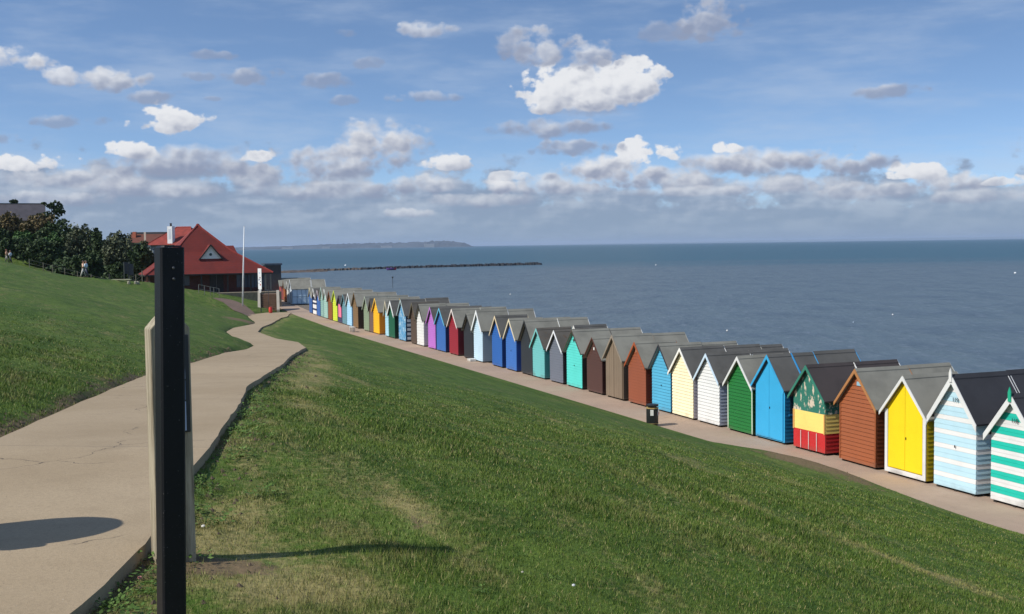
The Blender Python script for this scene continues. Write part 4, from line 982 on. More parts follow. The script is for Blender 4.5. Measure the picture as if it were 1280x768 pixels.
# ------------------------------------------------------------------ fence, boards, people on the slope
fence_px = [(36.6, 326.5), (54, 330), (65.6, 333.5), (81, 337), (97, 342.5), (114, 343.5), (125.6, 348), (137, 347), (148, 349), (170, 353.5), (178, 355)]
ft_ = thing('wire_fence', 'thin post and wire fence running down the top of the grass slope', 'fence', at(97, 342, 120), 0); fo_ = Vector(ft_.location)
WPO = P((120, 118, 100)); WPD = plain('post_dark', (.03, .032, .03, 1)); fpts = []
for k, (px, py) in enumerate(fence_px):
    Y = 142-(px-36)*.145; q = at(px, py, Y); g_ = float(height(q.x, Y, False)); q = Vector((q.x, Y, g_)); fpts.append(q-fo_)
    hh = 1.15 if px != 137 else 1.75
    MB().tube([q-fo_-Vector((0, 0, .3)), q-fo_+Vector((0, 0, hh))], .055 if px != 137 else .09, 6).build('post', WPD if px in (125.6, 137) else WPO, ft_)
b = MB()
for hh in (.25, .6, 1.05): b.tube([p+Vector((0, 0, hh)) for p in fpts], .014, 4)
b.build('wire', plain('fence_wire', (.10, .11, .09, 1), .5, .3), ft_)
for (px, py, w_b, lb) in ((158.5, 349.5, .55, 'left of two upright dark notice boards at the top of the slope'), (163.8, 351.5, .55, 'right of two upright dark notice boards, nearer the pavilion')):
    Y = 127.; q = at(px, py, Y); g_ = float(height(q.x, Y, False)); t = thing('notice_board', lb, 'notice board', (q.x, Y, g_), R(20))
    top = at(px, 327.5 if px < 160 else 329.5, Y).z-g_
    for s in (-1, 1): MB().box(s*w_b/2-.05, s*w_b/2+.05, -.05, .05, -.2, top).build('leg', P((110, 108, 95)) if px < 160 else WPD, t)
    MB().box(-w_b/2+.051, w_b/2-.051, -.04, .04, top-1.35, top-.05).build('panel', plain('board_dark', srgb(42, 46, 56)), t)
q = ground(152, 352, lo=90); sb = thing('stone_slab', 'long pale stone slab bench lying in the grass below the notice boards', 'slab', (q.x, q.y, q.z), R(-8))
MB().box(-1.1, 1.1, -.2, .2, .12, .24).build('top', P((150, 150, 120)), sb, bevel=.02); MB().box(-.9, -.7, -.15, .15, -.2, .119).box(.7, .9, -.15, .15, -.2, .119).build('support', P((110, 108, 90)), sb)
for k, px in enumerate((161.0, 169.5, 172.5)):
    q = ground(px, 356, lo=90); o = MB().lathe([(.16, -.1), (.18, .1), (.15, .3), (.08, .38)], 7).build('marker_stone', P((150, 146, 122)))
    o.location = q; tag(o, ['pale stone at the foot of the notice boards', 'pale stone stump beside the left pavilion eaves', 'pale stone nearest the pavilion corner'][k], 'stone')

def person(loc, rz, top_c, leg_c, hair, skin, label, h=1.7, ph=1):
    t = thing('person', label, 'person', loc, rz); s = h/1.7
    pos = [(0, 0, .92), (0, .0, 1.15), (0, -.01, 1.38), (0, -.01, 1.47),      # pelvis, waist, chest, neck
           (.17, 0, 1.38), (.22, .06*ph, 1.12), (.2, -.08*ph, .92), (-.17, 0, 1.38), (-.22, -.06*ph, 1.12), (-.2, .1*ph, .93),
           (.09, 0, .88), (.10, -.14*ph, .48), (.10, -.16*ph, .08), (.10, -.3*ph, .04), (-.09, 0, .88), (-.10, .12*ph, .48), (-.10, .26*ph, .1), (-.10, .14*ph, .03),
           (0, -.02, 1.52)]
    ed = [(0, 1), (1, 2), (2, 3), (2, 4), (4, 5), (5, 6), (2, 7), (7, 8), (8, 9), (0, 10), (10, 11), (11, 12), (12, 13), (0, 14), (14, 15), (15, 16), (16, 17), (3, 18)]
    rad = [.14, .13, .15, .06, .07, .05, .035, .07, .05, .035, .1, .07, .045, .04, .1, .07, .045, .04, .055]
    me = bpy.data.meshes.new('body'); me.from_pydata([(x*s, y*s, z*s) for x, y, z in pos], ed, [])
    o = bpy.data.objects.new('body', me); COL.objects.link(o); o.parent = t
    sk = o.modifiers.new('skin', 'SKIN'); sl = me.skin_vertices[0].data
    for k, r_ in enumerate(rad): sl[k].radius = (r_*s, r_*s*.8)
    sl[0].use_root = True
    o.modifiers.new('sub', 'SUBSURF').levels = 1; o.modifiers['sub'].render_levels = 1
    me.materials.append(P(skin))
    hd = MB(); pr = [(.0, 1.49), (.05, 1.5), (.075, 1.54), (.088, 1.6), (.085, 1.66), (.06, 1.71), (.01, 1.73)]
    hd.lathe([(a*s, z*s) for a, z in pr], 14, sy=1.15).box(-.012, .012, -.125*s, -.09*s, 1.585*s, 1.62*s).build('head', P(skin), t, True)
    MB().lathe([(.092*s, 1.62*s), (.096*s, 1.66*s), (.07*s, 1.72*s), (.01, 1.745*s)], 14, cy=.015, sy=1.15).box(-.08*s, .08*s, .05*s, .11*s, 1.53*s, 1.66*s).build('hair', P(hair), t, True)
    cl = MB(); cl.lathe([(.17*s, .86*s), (.165*s, 1.05*s), (.18*s, 1.3*s), (.19*s, 1.37*s), (.1*s, 1.44*s)], 16, sy=.72)
    for sg_ in (1, -1): cl.tube([(sg_*.17*s, 0, 1.37*s), (sg_*.225*s, sg_*.06*ph*s, 1.12*s), (sg_*.21*s, -sg_*.06*ph*s, .98*s)], [.08*s, .065*s, .055*s], 8)
    cl.build('jacket', P(top_c), t, True)
    tr = MB(); tr.lathe([(.15*s, .78*s), (.172*s, .88*s), (.165*s, .95*s)], 14, sy=.75)
    tr.tube([(.09*s, 0, .86*s), (.10*s, -.14*ph*s, .48*s), (.10*s, -.16*ph*s, .1*s)], [.1*s, .085*s, .065*s], 8); tr.tube([(-.09*s, 0, .86*s), (-.10*s, .12*ph*s, .48*s), (-.10*s, .26*ph*s, .12*s)], [.1*s, .085*s, .065*s], 8)
    tr.build('trousers', P(leg_c), t, True)
    sh = MB(); sh.tube([(.1*s, -.13*s*ph, .05*s), (.1*s, -.34*s*ph, .035*s)], [.06*s, .045*s], 8); sh.tube([(-.1*s, .29*s*ph, .07*s), (-.1*s, .09*s*ph, .035*s)], [.06*s, .045*s], 8); sh.build('shoes', P((40, 36, 34)), t, True)
    return t
for px, yt, ybs, args in ((8.2, 304.5, 320.5, (R(100), (190, 150, 120), (130, 128, 120), (120, 50, 40), (190, 140, 110), 'person in a beige top and grey trousers, leftmost of the walkers on the slope')),
                          (13.0, 305.5, 321.5, (R(80), (225, 228, 230), (36, 38, 46), (70, 50, 40), (190, 140, 110), 'person in a white top and dark trousers at far left')),
                          (104.4, 321.8, 342.4, (R(95), (216, 178, 150), (200, 196, 186), (60, 40, 32), (200, 150, 120), 'person in a peach top and pale trousers before the olive bush')),
                          (107.8, 322.6, 342.8, (R(85), (196, 214, 226), (60, 66, 80), (80, 60, 48), (200, 150, 120), 'person in a pale blue top and slate trousers, rightmost walker'))):
    gp = ground((px), ybs+.3, lo=60)
    # stand them where the sight line meets the grass
    Yp = 137. if px < 50 else 117.
    gp = at(px, ybs, Yp); gp.z = float(height(gp.x, gp.y, False))
    hh = (ybs-yt)/F*gp.y
    person(gp, *args[:1], args[1], args[2], args[3], args[4], args[5], h=min(max(hh, 1.5), 1.85), ph=random.choice((-1, 1)))

# ------------------------------------------------------------------ spit, boat, buoys, far coast
def spit():
    rg = random.Random(4); L = at_z(352, 340.5, SEA); Rr = at_z(674, 330.8, SEA)
    mb = MB(); nseg = 420
    def lump(c, rx, ry_, rz_):
        i = len(mb.v)
        for k in range(6): a = k*math.pi/3+rg.uniform(-.3, .3); mb.v.append((c.x+rx*math.cos(a), c.y+ry_*math.sin(a), c.z-.3))
        for k in range(6): a = k*math.pi/3+rg.uniform(-.3, .3); q = rg.uniform(.45, .75); mb.v.append((c.x+rx*q*math.cos(a), c.y+ry_*q*math.sin(a), c.z+rz_*rg.uniform(.6, 1.)))
        mb.f += [(i+k, i+(k+1) % 6, i+6+(k+1) % 6, i+6+k) for k in range(6)]+[tuple(i+6+k for k in range(6))]; mb.m += [0 if c.x > L.x+28 else 1]*7
    for k in range(nseg):
        f = k/(nseg-1); c = L.lerp(Rr, f); c.y += rg.uniform(-2, 2)+8*math.sin(f*4)
        hh = rg.uniform(.5, 1.15)*(1.0 if f > .08 else .7)*(.8+.5*f)
        lump(c, rg.uniform(.9, 2.4), rg.uniform(1.5, 5), hh)
    for k in range(90):
        c = L.lerp(Rr, rg.uniform(-.08, .14)); c.y += rg.uniform(-16, 8); lump(c, rg.uniform(3, 6), rg.uniform(2, 6), rg.uniform(.25, .5))
    o = mb.build('shingle_spit', [plain('wet_rock', (.020, .022, .026, 1), .8), plain('shingle_bank', (.10, .075, .055, 1), .9)]); struct(o)
spit()
c = at_z(490.5, 337.6, SEA)
bt = thing('small_boat', 'small purple and red boat drawn up beside the dark rocky spit', 'boat', (c.x, c.y-4, SEA), R(6))
hull = MB(); sec = []
for k in range(9):
    f = k/8*2-1; w = .75*(1-abs(f)**2.4)+.03; sh = .75+.35*f*f; x = f*2.1
    sec.append([(x, -w, sh), (x*.97, -w*.75, .3), (x*.93, 0, .02), (x*.97, w*.75, .3), (x, w, sh)])
i0 = 0
for s in sec: hull.v += s
for k in range(8):
    for j in range(4): hull.f.append((k*5+j, (k+1)*5+j, (k+1)*5+j+1, k*5+j+1)); hull.m.append(0 if k < 6 else 1)
for k in range(8): hull.f.append((k*5, k*5+4, (k+1)*5+4, (k+1)*5)); hull.m.append(0)
hull.build('hull', [P((92, 60, 130)), P((170, 40, 60))], bt); MB().box(-.4, .1, -.5, .5, .7, 1.05).build('thwart', P((150, 110, 180)), bt)
for k, (px, py, r_, colr, lb) in enumerate(((1269, 342, .34, (235, 238, 235), 'round white buoy alone near the right edge of the sea'), (432, 332.5, .6, (225, 230, 230), 'white buoy just beyond the dark rocky spit'), (820, 332, .4, (200, 205, 205), 'pale buoy in open water right of the end of the spit'), (638, 368.5, .16, (230, 230, 225), 'small white buoy above the roofs of the blue huts'), (1116, 394, .13, (226, 226, 224), 'small white mooring buoy in the near grey water'), (1067, 403.5, .12, (150, 170, 190), 'small grey-blue buoy left of the mooring buoy'), (909, 414, .13, (232, 232, 228), 'small white buoy above the roof of the white clapboard hut'))):
    c = at_z(px, py, SEA); t = thing('buoy', lb, 'buoy', (c.x, c.y, SEA), 0, 'buoys on the sea')
    MB().lathe([(r_*.1, -r_*.5), (r_*.8, -r_*.3), (r_, r_*.2), (r_*.8, r_*.8), (r_*.3, r_*1.1)], 12).build('float', P(colr), t, True)
    MB().tube([(0, 0, r_), (0, 0, r_*2.1)], r_*.12, 6).build('staff', P((120, 124, 126)), t)
q = at_z(616, 366, SEA); pl = thing('marker_pole', 'thin marker pole standing in the sea beyond the far huts', 'pole', (at_z(491, 360, SEA).x, at_z(491, 360, SEA).y, SEA), 0)
MB().tube([(0, 0, -1), (0, 0, 2.6)], .05, 6).build('staff', plain('post_dark', (.03, .032, .03, 1)), pl); MB().box(-.2, .2, -.03, .03, 2.3, 2.7).build('topmark', WPD, pl)

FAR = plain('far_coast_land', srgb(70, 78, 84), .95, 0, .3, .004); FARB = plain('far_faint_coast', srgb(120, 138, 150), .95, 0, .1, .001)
def coast(name, prof, Y, depth, mat, seed):
    rg = random.Random(seed); xs = np.linspace(prof[0][0], prof[-1][0], 160); v = []
    for px in xs:
        zt_ = np.interp(px, [p[0] for p in prof], [p[1] for p in prof]); h = max(zt_, 0)/F*Y; h = h*(1+rg.uniform(-.12, .12))
        x = at(px, 305, Y).x
        v += [(x, Y, SEA-1), (x, Y+depth*.05, SEA+h*.55), (x, Y+depth*.5, SEA+h), (x, Y+depth, SEA-1)]
    f = []
    for k in range(len(xs)-1):
        for j in range(3): f.append((k*4+j, (k+1)*4+j, (k+1)*4+j+1, k*4+j+1))
    return struct(np_mesh(name, np.array(v), np.array(f), mat, smooth=False))
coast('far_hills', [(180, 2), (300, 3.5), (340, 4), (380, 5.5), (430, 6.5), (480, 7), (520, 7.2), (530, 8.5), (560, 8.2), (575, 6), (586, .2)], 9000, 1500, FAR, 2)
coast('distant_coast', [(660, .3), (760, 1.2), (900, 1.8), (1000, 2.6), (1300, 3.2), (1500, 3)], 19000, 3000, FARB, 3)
for k, (x0, x1, y0, y1, lb) in enumerate(((530, 543, 305.8, 304.4, 'white terrace of buildings near the end of the far headland'), (402, 412, 308.9, 308.1, 'pale sea-front buildings low on the far coast'), (352, 366, 309.6, 308.9, 'pale buildings at the left of the far coast'), (476, 490, 307.7, 306.9, 'pale sea-front block in the middle of the far coast'))):
    A, B = at(x0, y0, 8960), at(x1, y0, 8960); zt_ = at((x0+x1)/2, y1, 8960).z
    t = thing('distant_building', lb, 'building', (A.x, 8960, SEA), 0, 'white buildings on the far coast')
    L_ = B.x-A.x; b = MB(); rg = random.Random(k); n = 7
    for j in range(n): b.box(j*L_/n+1, (j+1)*L_/n-1, 0, 14, 0, (zt_-SEA)*rg.uniform(.8, 1))
    b.build('wall', P((150, 152, 150)), t)
    b = MB()
    for j in range(n): b.box(j*L_/n+.5, (j+1)*L_/n-.5, 1, 13, (zt_-SEA)*1.001, (zt_-SEA)*1.001+1.2)
    b.build('roof', sl, t)

# ------------------------------------------------------------------ grass blades, weeds, small finds
def blades():
    rg = np.random.default_rng(5); N = 900000
    # density falls with distance; sector wider than the view
    Y = 3.2*np.exp(rg.uniform(0, 1, N)*math.log(34/3.2)); X = (rg.uniform(-1, 1, N)*.60)*Y
    t = tco(X, Y); a, b = tR(Y), tL(Y)
    ok = ((t < a+.07*rg.uniform(0, 1, N)**3) & (t > 2.1)) | (t > b-.09*rg.uniform(0, 1, N)**2)
    we, so = wear_masks(X, Y)
    ok &= rg.uniform(0, 1, N) > so*.85+we*.3
    ok &= rg.uniform(0, 1, N) < np.clip((33-Y)/16, 0, 1)
    X, Y, we = X[ok], Y[ok], we[ok]; n = len(X); Z = height(X, Y)
    cl = vnoise(X, Y, .35, 6)+.5; cl2 = np.clip(vnoise(X, Y, 1.3, 12)*1.5+.5, .08, 1.3)
    h = (.010+.042*cl*cl2+.014*rg.uniform(0, 1, n))*(1-.4*np.clip(we, 0, 1))*np.clip(1.15-Y/60, .6, 1)
    w = .0021*np.clip(Y/6, .8, 3.2)*rg.uniform(.7, 1.4, n)
    an = rg.uniform(0, 2*np.pi, n); la = rg.uniform(0, 2*np.pi, n); lean = rg.uniform(.1, .95, n)*h
    ux, uy = np.cos(an)*w, np.sin(an)*w
    v = np.zeros((n, 3, 3)); v[:, 0] = np.stack([X-ux, Y-uy, Z-.006], 1); v[:, 1] = np.stack([X+ux, Y+uy, Z-.006], 1); v[:, 2] = np.stack([X+np.cos(la)*lean, Y+np.sin(la)*lean, Z+h], 1)
    o = np_mesh('grass', v.reshape(-1, 3), np.arange(n*3).reshape(-1, 3), mat_grass(True), smooth=False)
    attr(o, 'wear', np.repeat(we, 3)); attr(o, 'soil', np.zeros(n*3)); attr(o, 'tone', np.repeat(rg.uniform(0, 1, n)-.0, 3)*1.0)
    tag(o, 'short mown grass with straw-coloured worn patches on the slope', 'grass', kind='stuff')
blades()
def weeds():
    rg = np.random.default_rng(8); vs, ton = [], []
    spots = []
    for k in range(120):
        y = rg.uniform(3.6, 24) if rg.uniform() < .75 else rg.uniform(3.6, 8); d = abs(rg.normal(0, .16))+.04
        tt_ = float(tR(y))-d
        x = float(row_x(y))-tt_/CA; spots.append((x, y, rg.uniform(.04, .10)))
    for k in range(60):
        y = rg.uniform(4.5, 12); x = rg.uniform(-.28, .5)*y; 
        if float(tco(x, y)) < float(tR(y))-.3: spots.append((x, y, rg.uniform(.02, .045)))
    for (x, y, s) in spots:
        z = float(height(x, y)); n = rg.integers(30, 60)
        for j in range(n):
            a = rg.uniform(0, 6.28); r_ = s*rg.uniform(.2, 1.4)*1.1; c = np.array([x+math.cos(a)*r_, y+math.sin(a)*r_, z+rg.uniform(.005, s*.8)]); L_ = s*rg.uniform(.14, .32); ww_ = L_*.45
            d = np.array([math.cos(a), math.sin(a), rg.uniform(-.2, .7)]); p = np.array([-math.sin(a), math.cos(a), rg.uniform(-.3, .3)])
            vs.append([c-d*L_*.6, c+p*ww_, c+d*L_*.7, c-p*ww_]); ton += [rg.uniform(0, 1)]*4
    v = np.array(vs).reshape(-1, 3); o = np_mesh('weeds', v, np.arange(len(v)).reshape(-1, 4), leaf_mat('leaf_weed', (.05, .09, .016, 1), (.09, .16, .03, 1), (.16, .24, .06, 1)), smooth=False)
    attr(o, 'tone', np.array(ton)); tag(o, 'low broad-leaved weeds along the edge of the concrete path', 'weeds', kind='stuff')
weeds()
def clods():
    rg = random.Random(6); mb = MB()
    for k in range(900):
        y = 3.6*math.exp(rg.random()*math.log(9)); side = rg.random() < .5
        if side: t = float(tL(y))+abs(rg.gauss(0, .16))-.02
        else: t = float(tR(y))-abs(rg.gauss(.05, .25))
        x = float(row_x(y))-t/CA; z = float(height(x, y)); r_ = rg.uniform(.006, .022)*(1+y/20); i = len(mb.v)
        for a in range(5): q = a*1.256+rg.uniform(-.4, .4); mb.v.append((x+r_*math.cos(q), y+r_*math.sin(q), z-.004))
        mb.v.append((x+rg.uniform(-.3, .3)*r_, y, z+r_*rg.uniform(.4, .9)))
        mb.f += [(i+a, i+(a+1) % 5, i+5) for a in range(5)]; mb.m += [0]*5
    o = mb.build('soil_crumbs', plain('soil', (.11, .078, .05, 1), .95)); tag(o, 'crumbs of bare soil along both edges of the path', 'soil', kind='stuff')
clods()
def shell(px, py, r_, col, label, nm='shell', cat='shell'):
    g_ = ground(px, py); g_.z = float(height(g_.x, g_.y))+.02; mb = MB(); n = 14; i = 0
    mb.v.append((0, 0, r_*.35))
    for ring, (rr, zz) in enumerate(((.5, .28), (.85, .12), (1., -.1))):
        for k in range(n): a = 2*math.pi*k/n; q = rr*(1+.05*(k % 2)); mb.v.append((r_*q*math.cos(a), r_*q*.85*math.sin(a), r_*zz))
    mb.f += [(0, 1+k, 1+(k+1) % n) for k in range(n)]
    for rg_ in range(2): mb.f += [(1+rg_*n+k, 1+(rg_+1)*n+k, 1+(rg_+1)*n+(k+1) % n, 1+rg_*n+(k+1) % n) for k in range(n)]
    mb.m = [0]*len(mb.f); o = mb.build(nm, P(col), None, True); o.location = g_; o.rotation_euler = (R(28), R(-8), .4); tag(o, label, cat); return o
shell(160, 713, .019, (240, 232, 226), 'white cockle shell on the verge left of the black post')
shell(175, 727, .012, (232, 150, 140), 'small pink shell fragment below the white cockle shell')
shell(254, 663, .012, (236, 230, 214), 'pale shell fragment in the grass right of the waymarker')
shell(717, 732, .010, (240, 242, 240), 'white scrap lying in the green grass at bottom middle', 'paper_scrap', 'litter')
shell(653, 715, .008, (206, 200, 176), 'pale straw-coloured scrap left of the white one in the grass', 'paper_scrap', 'litter')

# ------------------------------------------------------------------ haze
D2_ = 24500
hz_box = MB().box(-D2_, D2_, -3100, D2_, SEA-4.5, 66)
hm = bpy.data.materials.new('haze_air'); hm.use_nodes = True; hn = hm.node_tree; hn.nodes.clear(); ho = hn.nodes.new('ShaderNodeOutputMaterial'); hv = hn.nodes.new('ShaderNodeVolumePrincipled')
hv.inputs['Color'].default_value = (.72, .82, 1, 1); hv.inputs['Density'].default_value = 5.0e-5; hv.inputs['Anisotropy'].default_value = .2; hn.links.new(hv.outputs[0], ho.inputs['Volume'])
hzo = hz_box.build('haze', hm); hzo['kind'] = 'stuff'; hzo['label'] = 'thin pale sea haze over the far water and headland'; hzo['category'] = 'haze'


# ------------------------------------------------------------------ sun and sky
SUN_EL = R(43); sd = Vector((-1, -.5, 0)).normalized(); sunv = Vector((sd.x*math.cos(SUN_EL), sd.y*math.cos(SUN_EL), math.sin(SUN_EL)))
sl_ = bpy.data.lights.new('sun', 'SUN'); sl_.energy = 4.1; sl_.angle = R(.53); sl_.color = (1, .955, .89); so_ = bpy.data.objects.new('sun', sl_); COL.objects.link(so_); so_.rotation_euler = sunv.to_track_quat('Z', 'Y').to_euler(); so_.location = (-20, -5, 40)
wd = bpy.data.worlds.new('World'); scene.world = wd; wd.use_nodes = True; nt = wd.node_tree; nt.nodes.clear()
out = nt.nodes.new('ShaderNodeOutputWorld'); bgn = nt.nodes.new('ShaderNodeBackground'); nt.links.new(bgn.outputs[0], out.inputs[0]); bgn.inputs[1].default_value = .15
sky = nt.nodes.new('ShaderNodeTexSky'); sky.sky_type = 'NISHITA'; sky.sun_disc = False; sky.sun_elevation = SUN_EL; sky.sun_rotation = math.atan2(sd.x, sd.y) % (2*math.pi); sky.air_density = 1.; sky.dust_density = .4; sky.ozone_density = 4
tc = nt.nodes.new('ShaderNodeTexCoord').outputs['Generated']
sx = node(nt, 'ShaderNodeSeparateXYZ'); nt.links.new(tc, sx.inputs[0]); X_, Y_, Z_ = sx.outputs
# lift the lookup so that the pale horizon band is thin, as in the photograph
lift = mathn(nt, 'ADD', mathn(nt, 'MULTIPLY', mathn(nt, 'MAXIMUM', Z_, 0.), 1.95), .05)
cb_ = node(nt, 'ShaderNodeCombineXYZ'); nt.links.new(X_, cb_.inputs[0]); nt.links.new(Y_, cb_.inputs[1]); nt.links.new(lift, cb_.inputs[2])
nrm = node(nt, 'ShaderNodeVectorMath', operation='NORMALIZE'); nt.links.new(cb_.outputs[0], nrm.inputs[0]); nt.links.new(nrm.outputs[0], sky.inputs[0])
azm = mathn(nt, 'ARCTAN2', X_, Y_); hyp = mathn(nt, 'SQRT', mathn(nt, 'ADD', mathn(nt, 'MULTIPLY', X_, X_), mathn(nt, 'MULTIPLY', Y_, Y_)))
elv = mathn(nt, 'ARCTAN2', Z_, hyp)
U = mathn(nt, 'MULTIPLY', azm, 14.); Vv = mathn(nt, 'MULTIPLY', elv, 14.)       # units of one hundred photo pixels
cuv = node(nt, 'ShaderNodeCombineXYZ'); nt.links.new(U, cuv.inputs[0]); nt.links.new(Vv, cuv.inputs[1]); uv = cuv.outputs[0]
def sky_uv(px, py):
    r = ray(px, py); return math.atan2(r.x, r.y)*14, math.atan2(r.z, math.hypot(r.x, r.y))*14
def nz(scale, det, rg_, mp=(1, 1, 1), off=(0, 0, 0)):
    m_ = node(nt, 'ShaderNodeMapping'); m_.inputs['Scale'].default_value = mp; m_.inputs['Location'].default_value = off; nt.links.new(uv, m_.inputs[0])
    n_ = node(nt, 'ShaderNodeTexNoise', Scale=scale, Detail=det, Roughness=rg_); nt.links.new(m_.outputs[0], n_.inputs['Vector']); return n_.outputs['Fac']
K = 1/.15    # colours below are written as seen; the background strength of 0.1 takes them back
def SC(r, g, b, k=1.): c = srgb(r, g, b); return (c[0]*K*k, c[1]*K*k, c[2]*K*k, 1)
colr = sky.outputs[0]
#SKYGRADE#
wv = nt.nodes.new('ShaderNodeTexNoise'); wv.inputs['Scale'].default_value = 6.; wv.inputs['Detail'].default_value = 3; nt.links.new(uv, wv.inputs['Vector'])
wsub = node(nt, 'ShaderNodeVectorMath', operation='MULTIPLY_ADD'); wsub.inputs[1].default_value = (.10, .08, 0); nt.links.new(wv.outputs['Color'], wsub.inputs[0]); nt.links.new(uv, wsub.inputs[2])
def billow(off, sc=2.6):
    m_ = node(nt, 'ShaderNodeMapping'); m_.inputs['Scale'].default_value = (1, 1.35, 1); m_.inputs['Location'].default_value = off; nt.links.new(wsub.outputs[0], m_.inputs[0])
    v_ = node(nt, 'ShaderNodeTexVoronoi', voronoi_dimensions='2D', feature='SMOOTH_F1', normalize=False); v_.inputs['Scale'].default_value = sc; v_.inputs['Detail'].default_value = 2.5; v_.inputs['Roughness'].default_value = .52; v_.inputs['Smoothness'].default_value = .35
    nt.links.new(m_.outputs[0], v_.inputs['Vector']); return v_.outputs['Distance']
fine_n = nz(5., 5, .6, (1, 1.25, 1))
b1 = billow((0, 0, 0)); b2 = billow((.06, -.10, 0))
puff = mathn(nt, 'ADD', mathn(nt, 'MULTIPLY_ADD', b1, -.52, .86), mathn(nt, 'MULTIPLY', mathn(nt, 'SUBTRACT', fine_n, .5), .55))
puff2 = mathn(nt, 'ADD', mathn(nt, 'MULTIPLY_ADD', b2, -.52, .86), mathn(nt, 'MULTIPLY', mathn(nt, 'SUBTRACT', fine_n, .5), .55)); wisp = nz(1.1, 5, .6, (.35, 1.6, 1)); lump = nz(1.6, 6, .58, (1, 1.5, 1), (3, 1, 0))
relief = mathn(nt, 'SUBTRACT', puff2, puff)      # which side of a billow faces the sun
# thin high cloud
colr = mixc(nt, mathn(nt, 'MULTIPLY', smooth(nt, wisp, .42, .72), .38), colr, SC(190, 205, 226))
WHT, GRY = SC(233, 235, 239), SC(146, 156, 180)
def vm(op, a, b=None, c=None):
    n = nt.nodes.new('ShaderNodeVectorMath'); n.operation = op
    for k, v in enumerate((a, b, c)):
        if v is None: continue
        if isinstance(v, tuple): n.inputs[k].default_value = v
        else: nt.links.new(v, n.inputs[k])
    return n.outputs['Value'] if op == 'DOT_PRODUCT' else n.outputs[0]
def mrange(v, lo, hi, tmax=1.):
    n = nt.nodes.new('ShaderNodeMapRange'); n.interpolation_type = 'SMOOTHSTEP'; n.inputs[1].default_value = lo; n.inputs[2].default_value = hi; n.inputs[4].default_value = tmax
    nt.links.new(v, n.inputs[0]); return n.outputs[0]
FIELD = {}
REL = mathn(nt, 'ADD', mathn(nt, 'MULTIPLY', relief, 1.5), mathn(nt, 'MULTIPLY', mathn(nt, 'SUBTRACT', lump, .5), 1.1))
def cloud(col, px, py, rx, ry, white, dens=1., soft=.35, flat=1.6, amp=1.5):
    u0, v0 = sky_uv(px, py); a_, b_ = 100/rx, 100/ry
    if amp not in FIELD: FIELD[amp] = mathn(nt, 'ADD', mathn(nt, 'MULTIPLY', mathn(nt, 'SUBTRACT', puff, .5), amp*2), 1.+.13*amp)
    d = vm('MULTIPLY_ADD', uv, (a_, b_, 0), (-u0*a_, -v0*b_, 0))
    e = vm('MULTIPLY_ADD', vm('MINIMUM', d, (0, 0, 0)), (0, math.sqrt(flat)-1, 0), d)
    f = mathn(nt, 'SUBTRACT', FIELD[amp], vm('DOT_PRODUCT', e, e))
    a = mrange(f, .12, .12+soft, dens)
    sh = mathn(nt, 'ADD', vm('DOT_PRODUCT', d, (-.12, .75, 0)), REL)
    return mixc(nt, a, col, mixc(nt, mrange(sh, -.75-white, .95-white), GRY, WHT))
# lower stratocumulus bank
bandn = nz(.8, 5, .5, (.5, 2.2, 1), (5, 2, 0)); bandn2 = nz(1.7, 5, .52, (.55, 2.6, 1), (1, 7, 0))
_, v_lo = sky_uv(640, 300); _, v_hi = sky_uv(640, 205)
topv = mathn(nt, 'ADD', v_hi, mathn(nt, 'MULTIPLY', mathn(nt, 'SUBTRACT', lump, .5), 1.5))
topv = mathn(nt, 'ADD', topv, mathn(nt, 'MULTIPLY', mathn(nt, 'SUBTRACT', puff, .5), .55))
topv = mathn(nt, 'ADD', topv, mathn(nt, 'MULTIPLY', U, -.03))
bd_ = mathn(nt, 'SUBTRACT', topv, Vv)
ba = smooth(nt, bd_, -.05, .26)
bs = mathn(nt, 'ADD', mathn(nt, 'ADD', mathn(nt, 'MULTIPLY', mathn(nt, 'SUBTRACT', bandn2, .5), 2.5), mathn(nt, 'MULTIPLY', relief, .9)), mathn(nt, 'MULTIPLY', mathn(nt, 'SUBTRACT', bandn, .5), 1.6))
bc_ = mixc(nt, smooth(nt, bs, -.35, .65), SC(136, 151, 176), SC(184, 193, 208))
colr = mixc(nt, mathn(nt, 'MULTIPLY', ba, .88), colr, bc_)
hz_ = smooth(nt, Vv, .75, .02)
colr = mixc(nt, mathn(nt, 'MULTIPLY', hz_, .85), colr, SC(142, 163, 188))
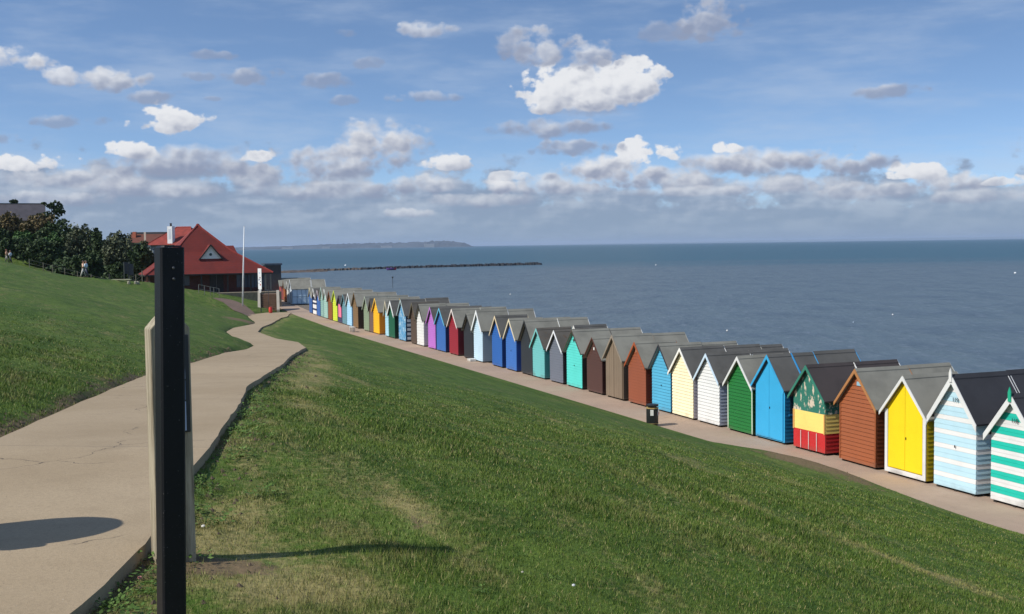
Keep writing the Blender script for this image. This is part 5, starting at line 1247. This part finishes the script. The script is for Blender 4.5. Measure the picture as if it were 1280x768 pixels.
CL = [(100,225,90,18,.0,.8),(190,238,110,16,-.1,.7),(330,222,80,20,-.05,.8),(420,240,120,16,-.1,.7),(600,252,90,12,.1,.6),(700,232,80,18,.1,.8),(840,224,90,20,.0,.85),(980,232,100,16,.0,.75),(1090,240,90,14,-.05,.7),(60,250,90,12,-.1,.6),(1220,246,70,12,.05,.6),(530,232,60,14,.05,.7),(40,205,55,16,.5,1),(170,190,36,14,.75,1),(318,198,26,10,.8,1),(470,185,75,36,-.05,1),(420,205,90,28,-.15,.9),(560,205,36,18,.35,1),(235,205,120,28,-.25,.9),(630,232,34,14,.25,1),
 (805,195,44,22,.75,1),(760,215,80,26,.1,1),(905,187,20,10,.9,1),(940,205,110,22,-.05,1),(1050,205,60,20,-.2,.9),(1145,217,46,14,.6,1),(1190,228,60,14,.1,.9),(1262,228,30,9,.4,.9),
 (745,136,84,14,-.9,.55),(720,186,60,14,-.5,.8),(690,162,80,16,-.45,.85),(740,118,98,44,.45,1),(785,105,48,36,.5,1),(690,120,48,38,.45,1),
 (680,62,48,28,-.05,.85),(740,72,50,20,-.15,.8),(640,55,36,22,-.4,.7),(885,28,48,30,-.35,.8),(830,40,40,18,-.8,.5),
 (532,38,40,13,.15,.75),(430,42,18,7,-.5,.4),(216,158,46,26,.5,1),(15,74,44,18,.3,1),(140,103,50,18,.0,.9),(80,98,28,14,.2,.85),(185,122,34,12,-.6,.7),(85,152,46,10,-.6,.6),
 (260,70,36,7,-.6,.55),(315,97,36,15,-.6,.7),(245,95,22,8,-.7,.5),(405,104,44,13,-.5,.65),(462,80,24,9,-.7,.5),(525,122,50,10,-.2,.6),(430,126,22,8,-.6,.5),(262,124,16,4,-.7,.5),
 (1115,115,60,12,-.45,.75),(1085,205,40,12,-.5,.6),(505,267,44,8,.25,.6),(640,222,30,10,.4,.7),(880,240,120,9,.2,.55),(10,175,20,10,-.6,.6)]
for (px, py, rx, ry, wh, de) in CL: colr = cloud(colr, px, py, rx, ry, wh, de, soft=.42 if wh > .3 else .9, flat=3.2 if wh > .3 else 1.6, amp=.6 if rx > 90 else (.95 if rx > 60 else 1.3))

nt.links.new(colr, bgn.inputs[0])

scene.view_settings.view_transform = 'Standard'; scene.view_settings.look = 'None'; scene.view_settings.exposure = 0; scene.view_settings.gamma = 1
scene.render.resolution_x = 1024; scene.render.resolution_y = 614
scene.cycles.max_bounces = 5; scene.cycles.diffuse_bounces = 3; scene.cycles.volume_bounces = 1
scene.cycles.use_denoising = True; wd.cycles.sampling_method = 'NONE'
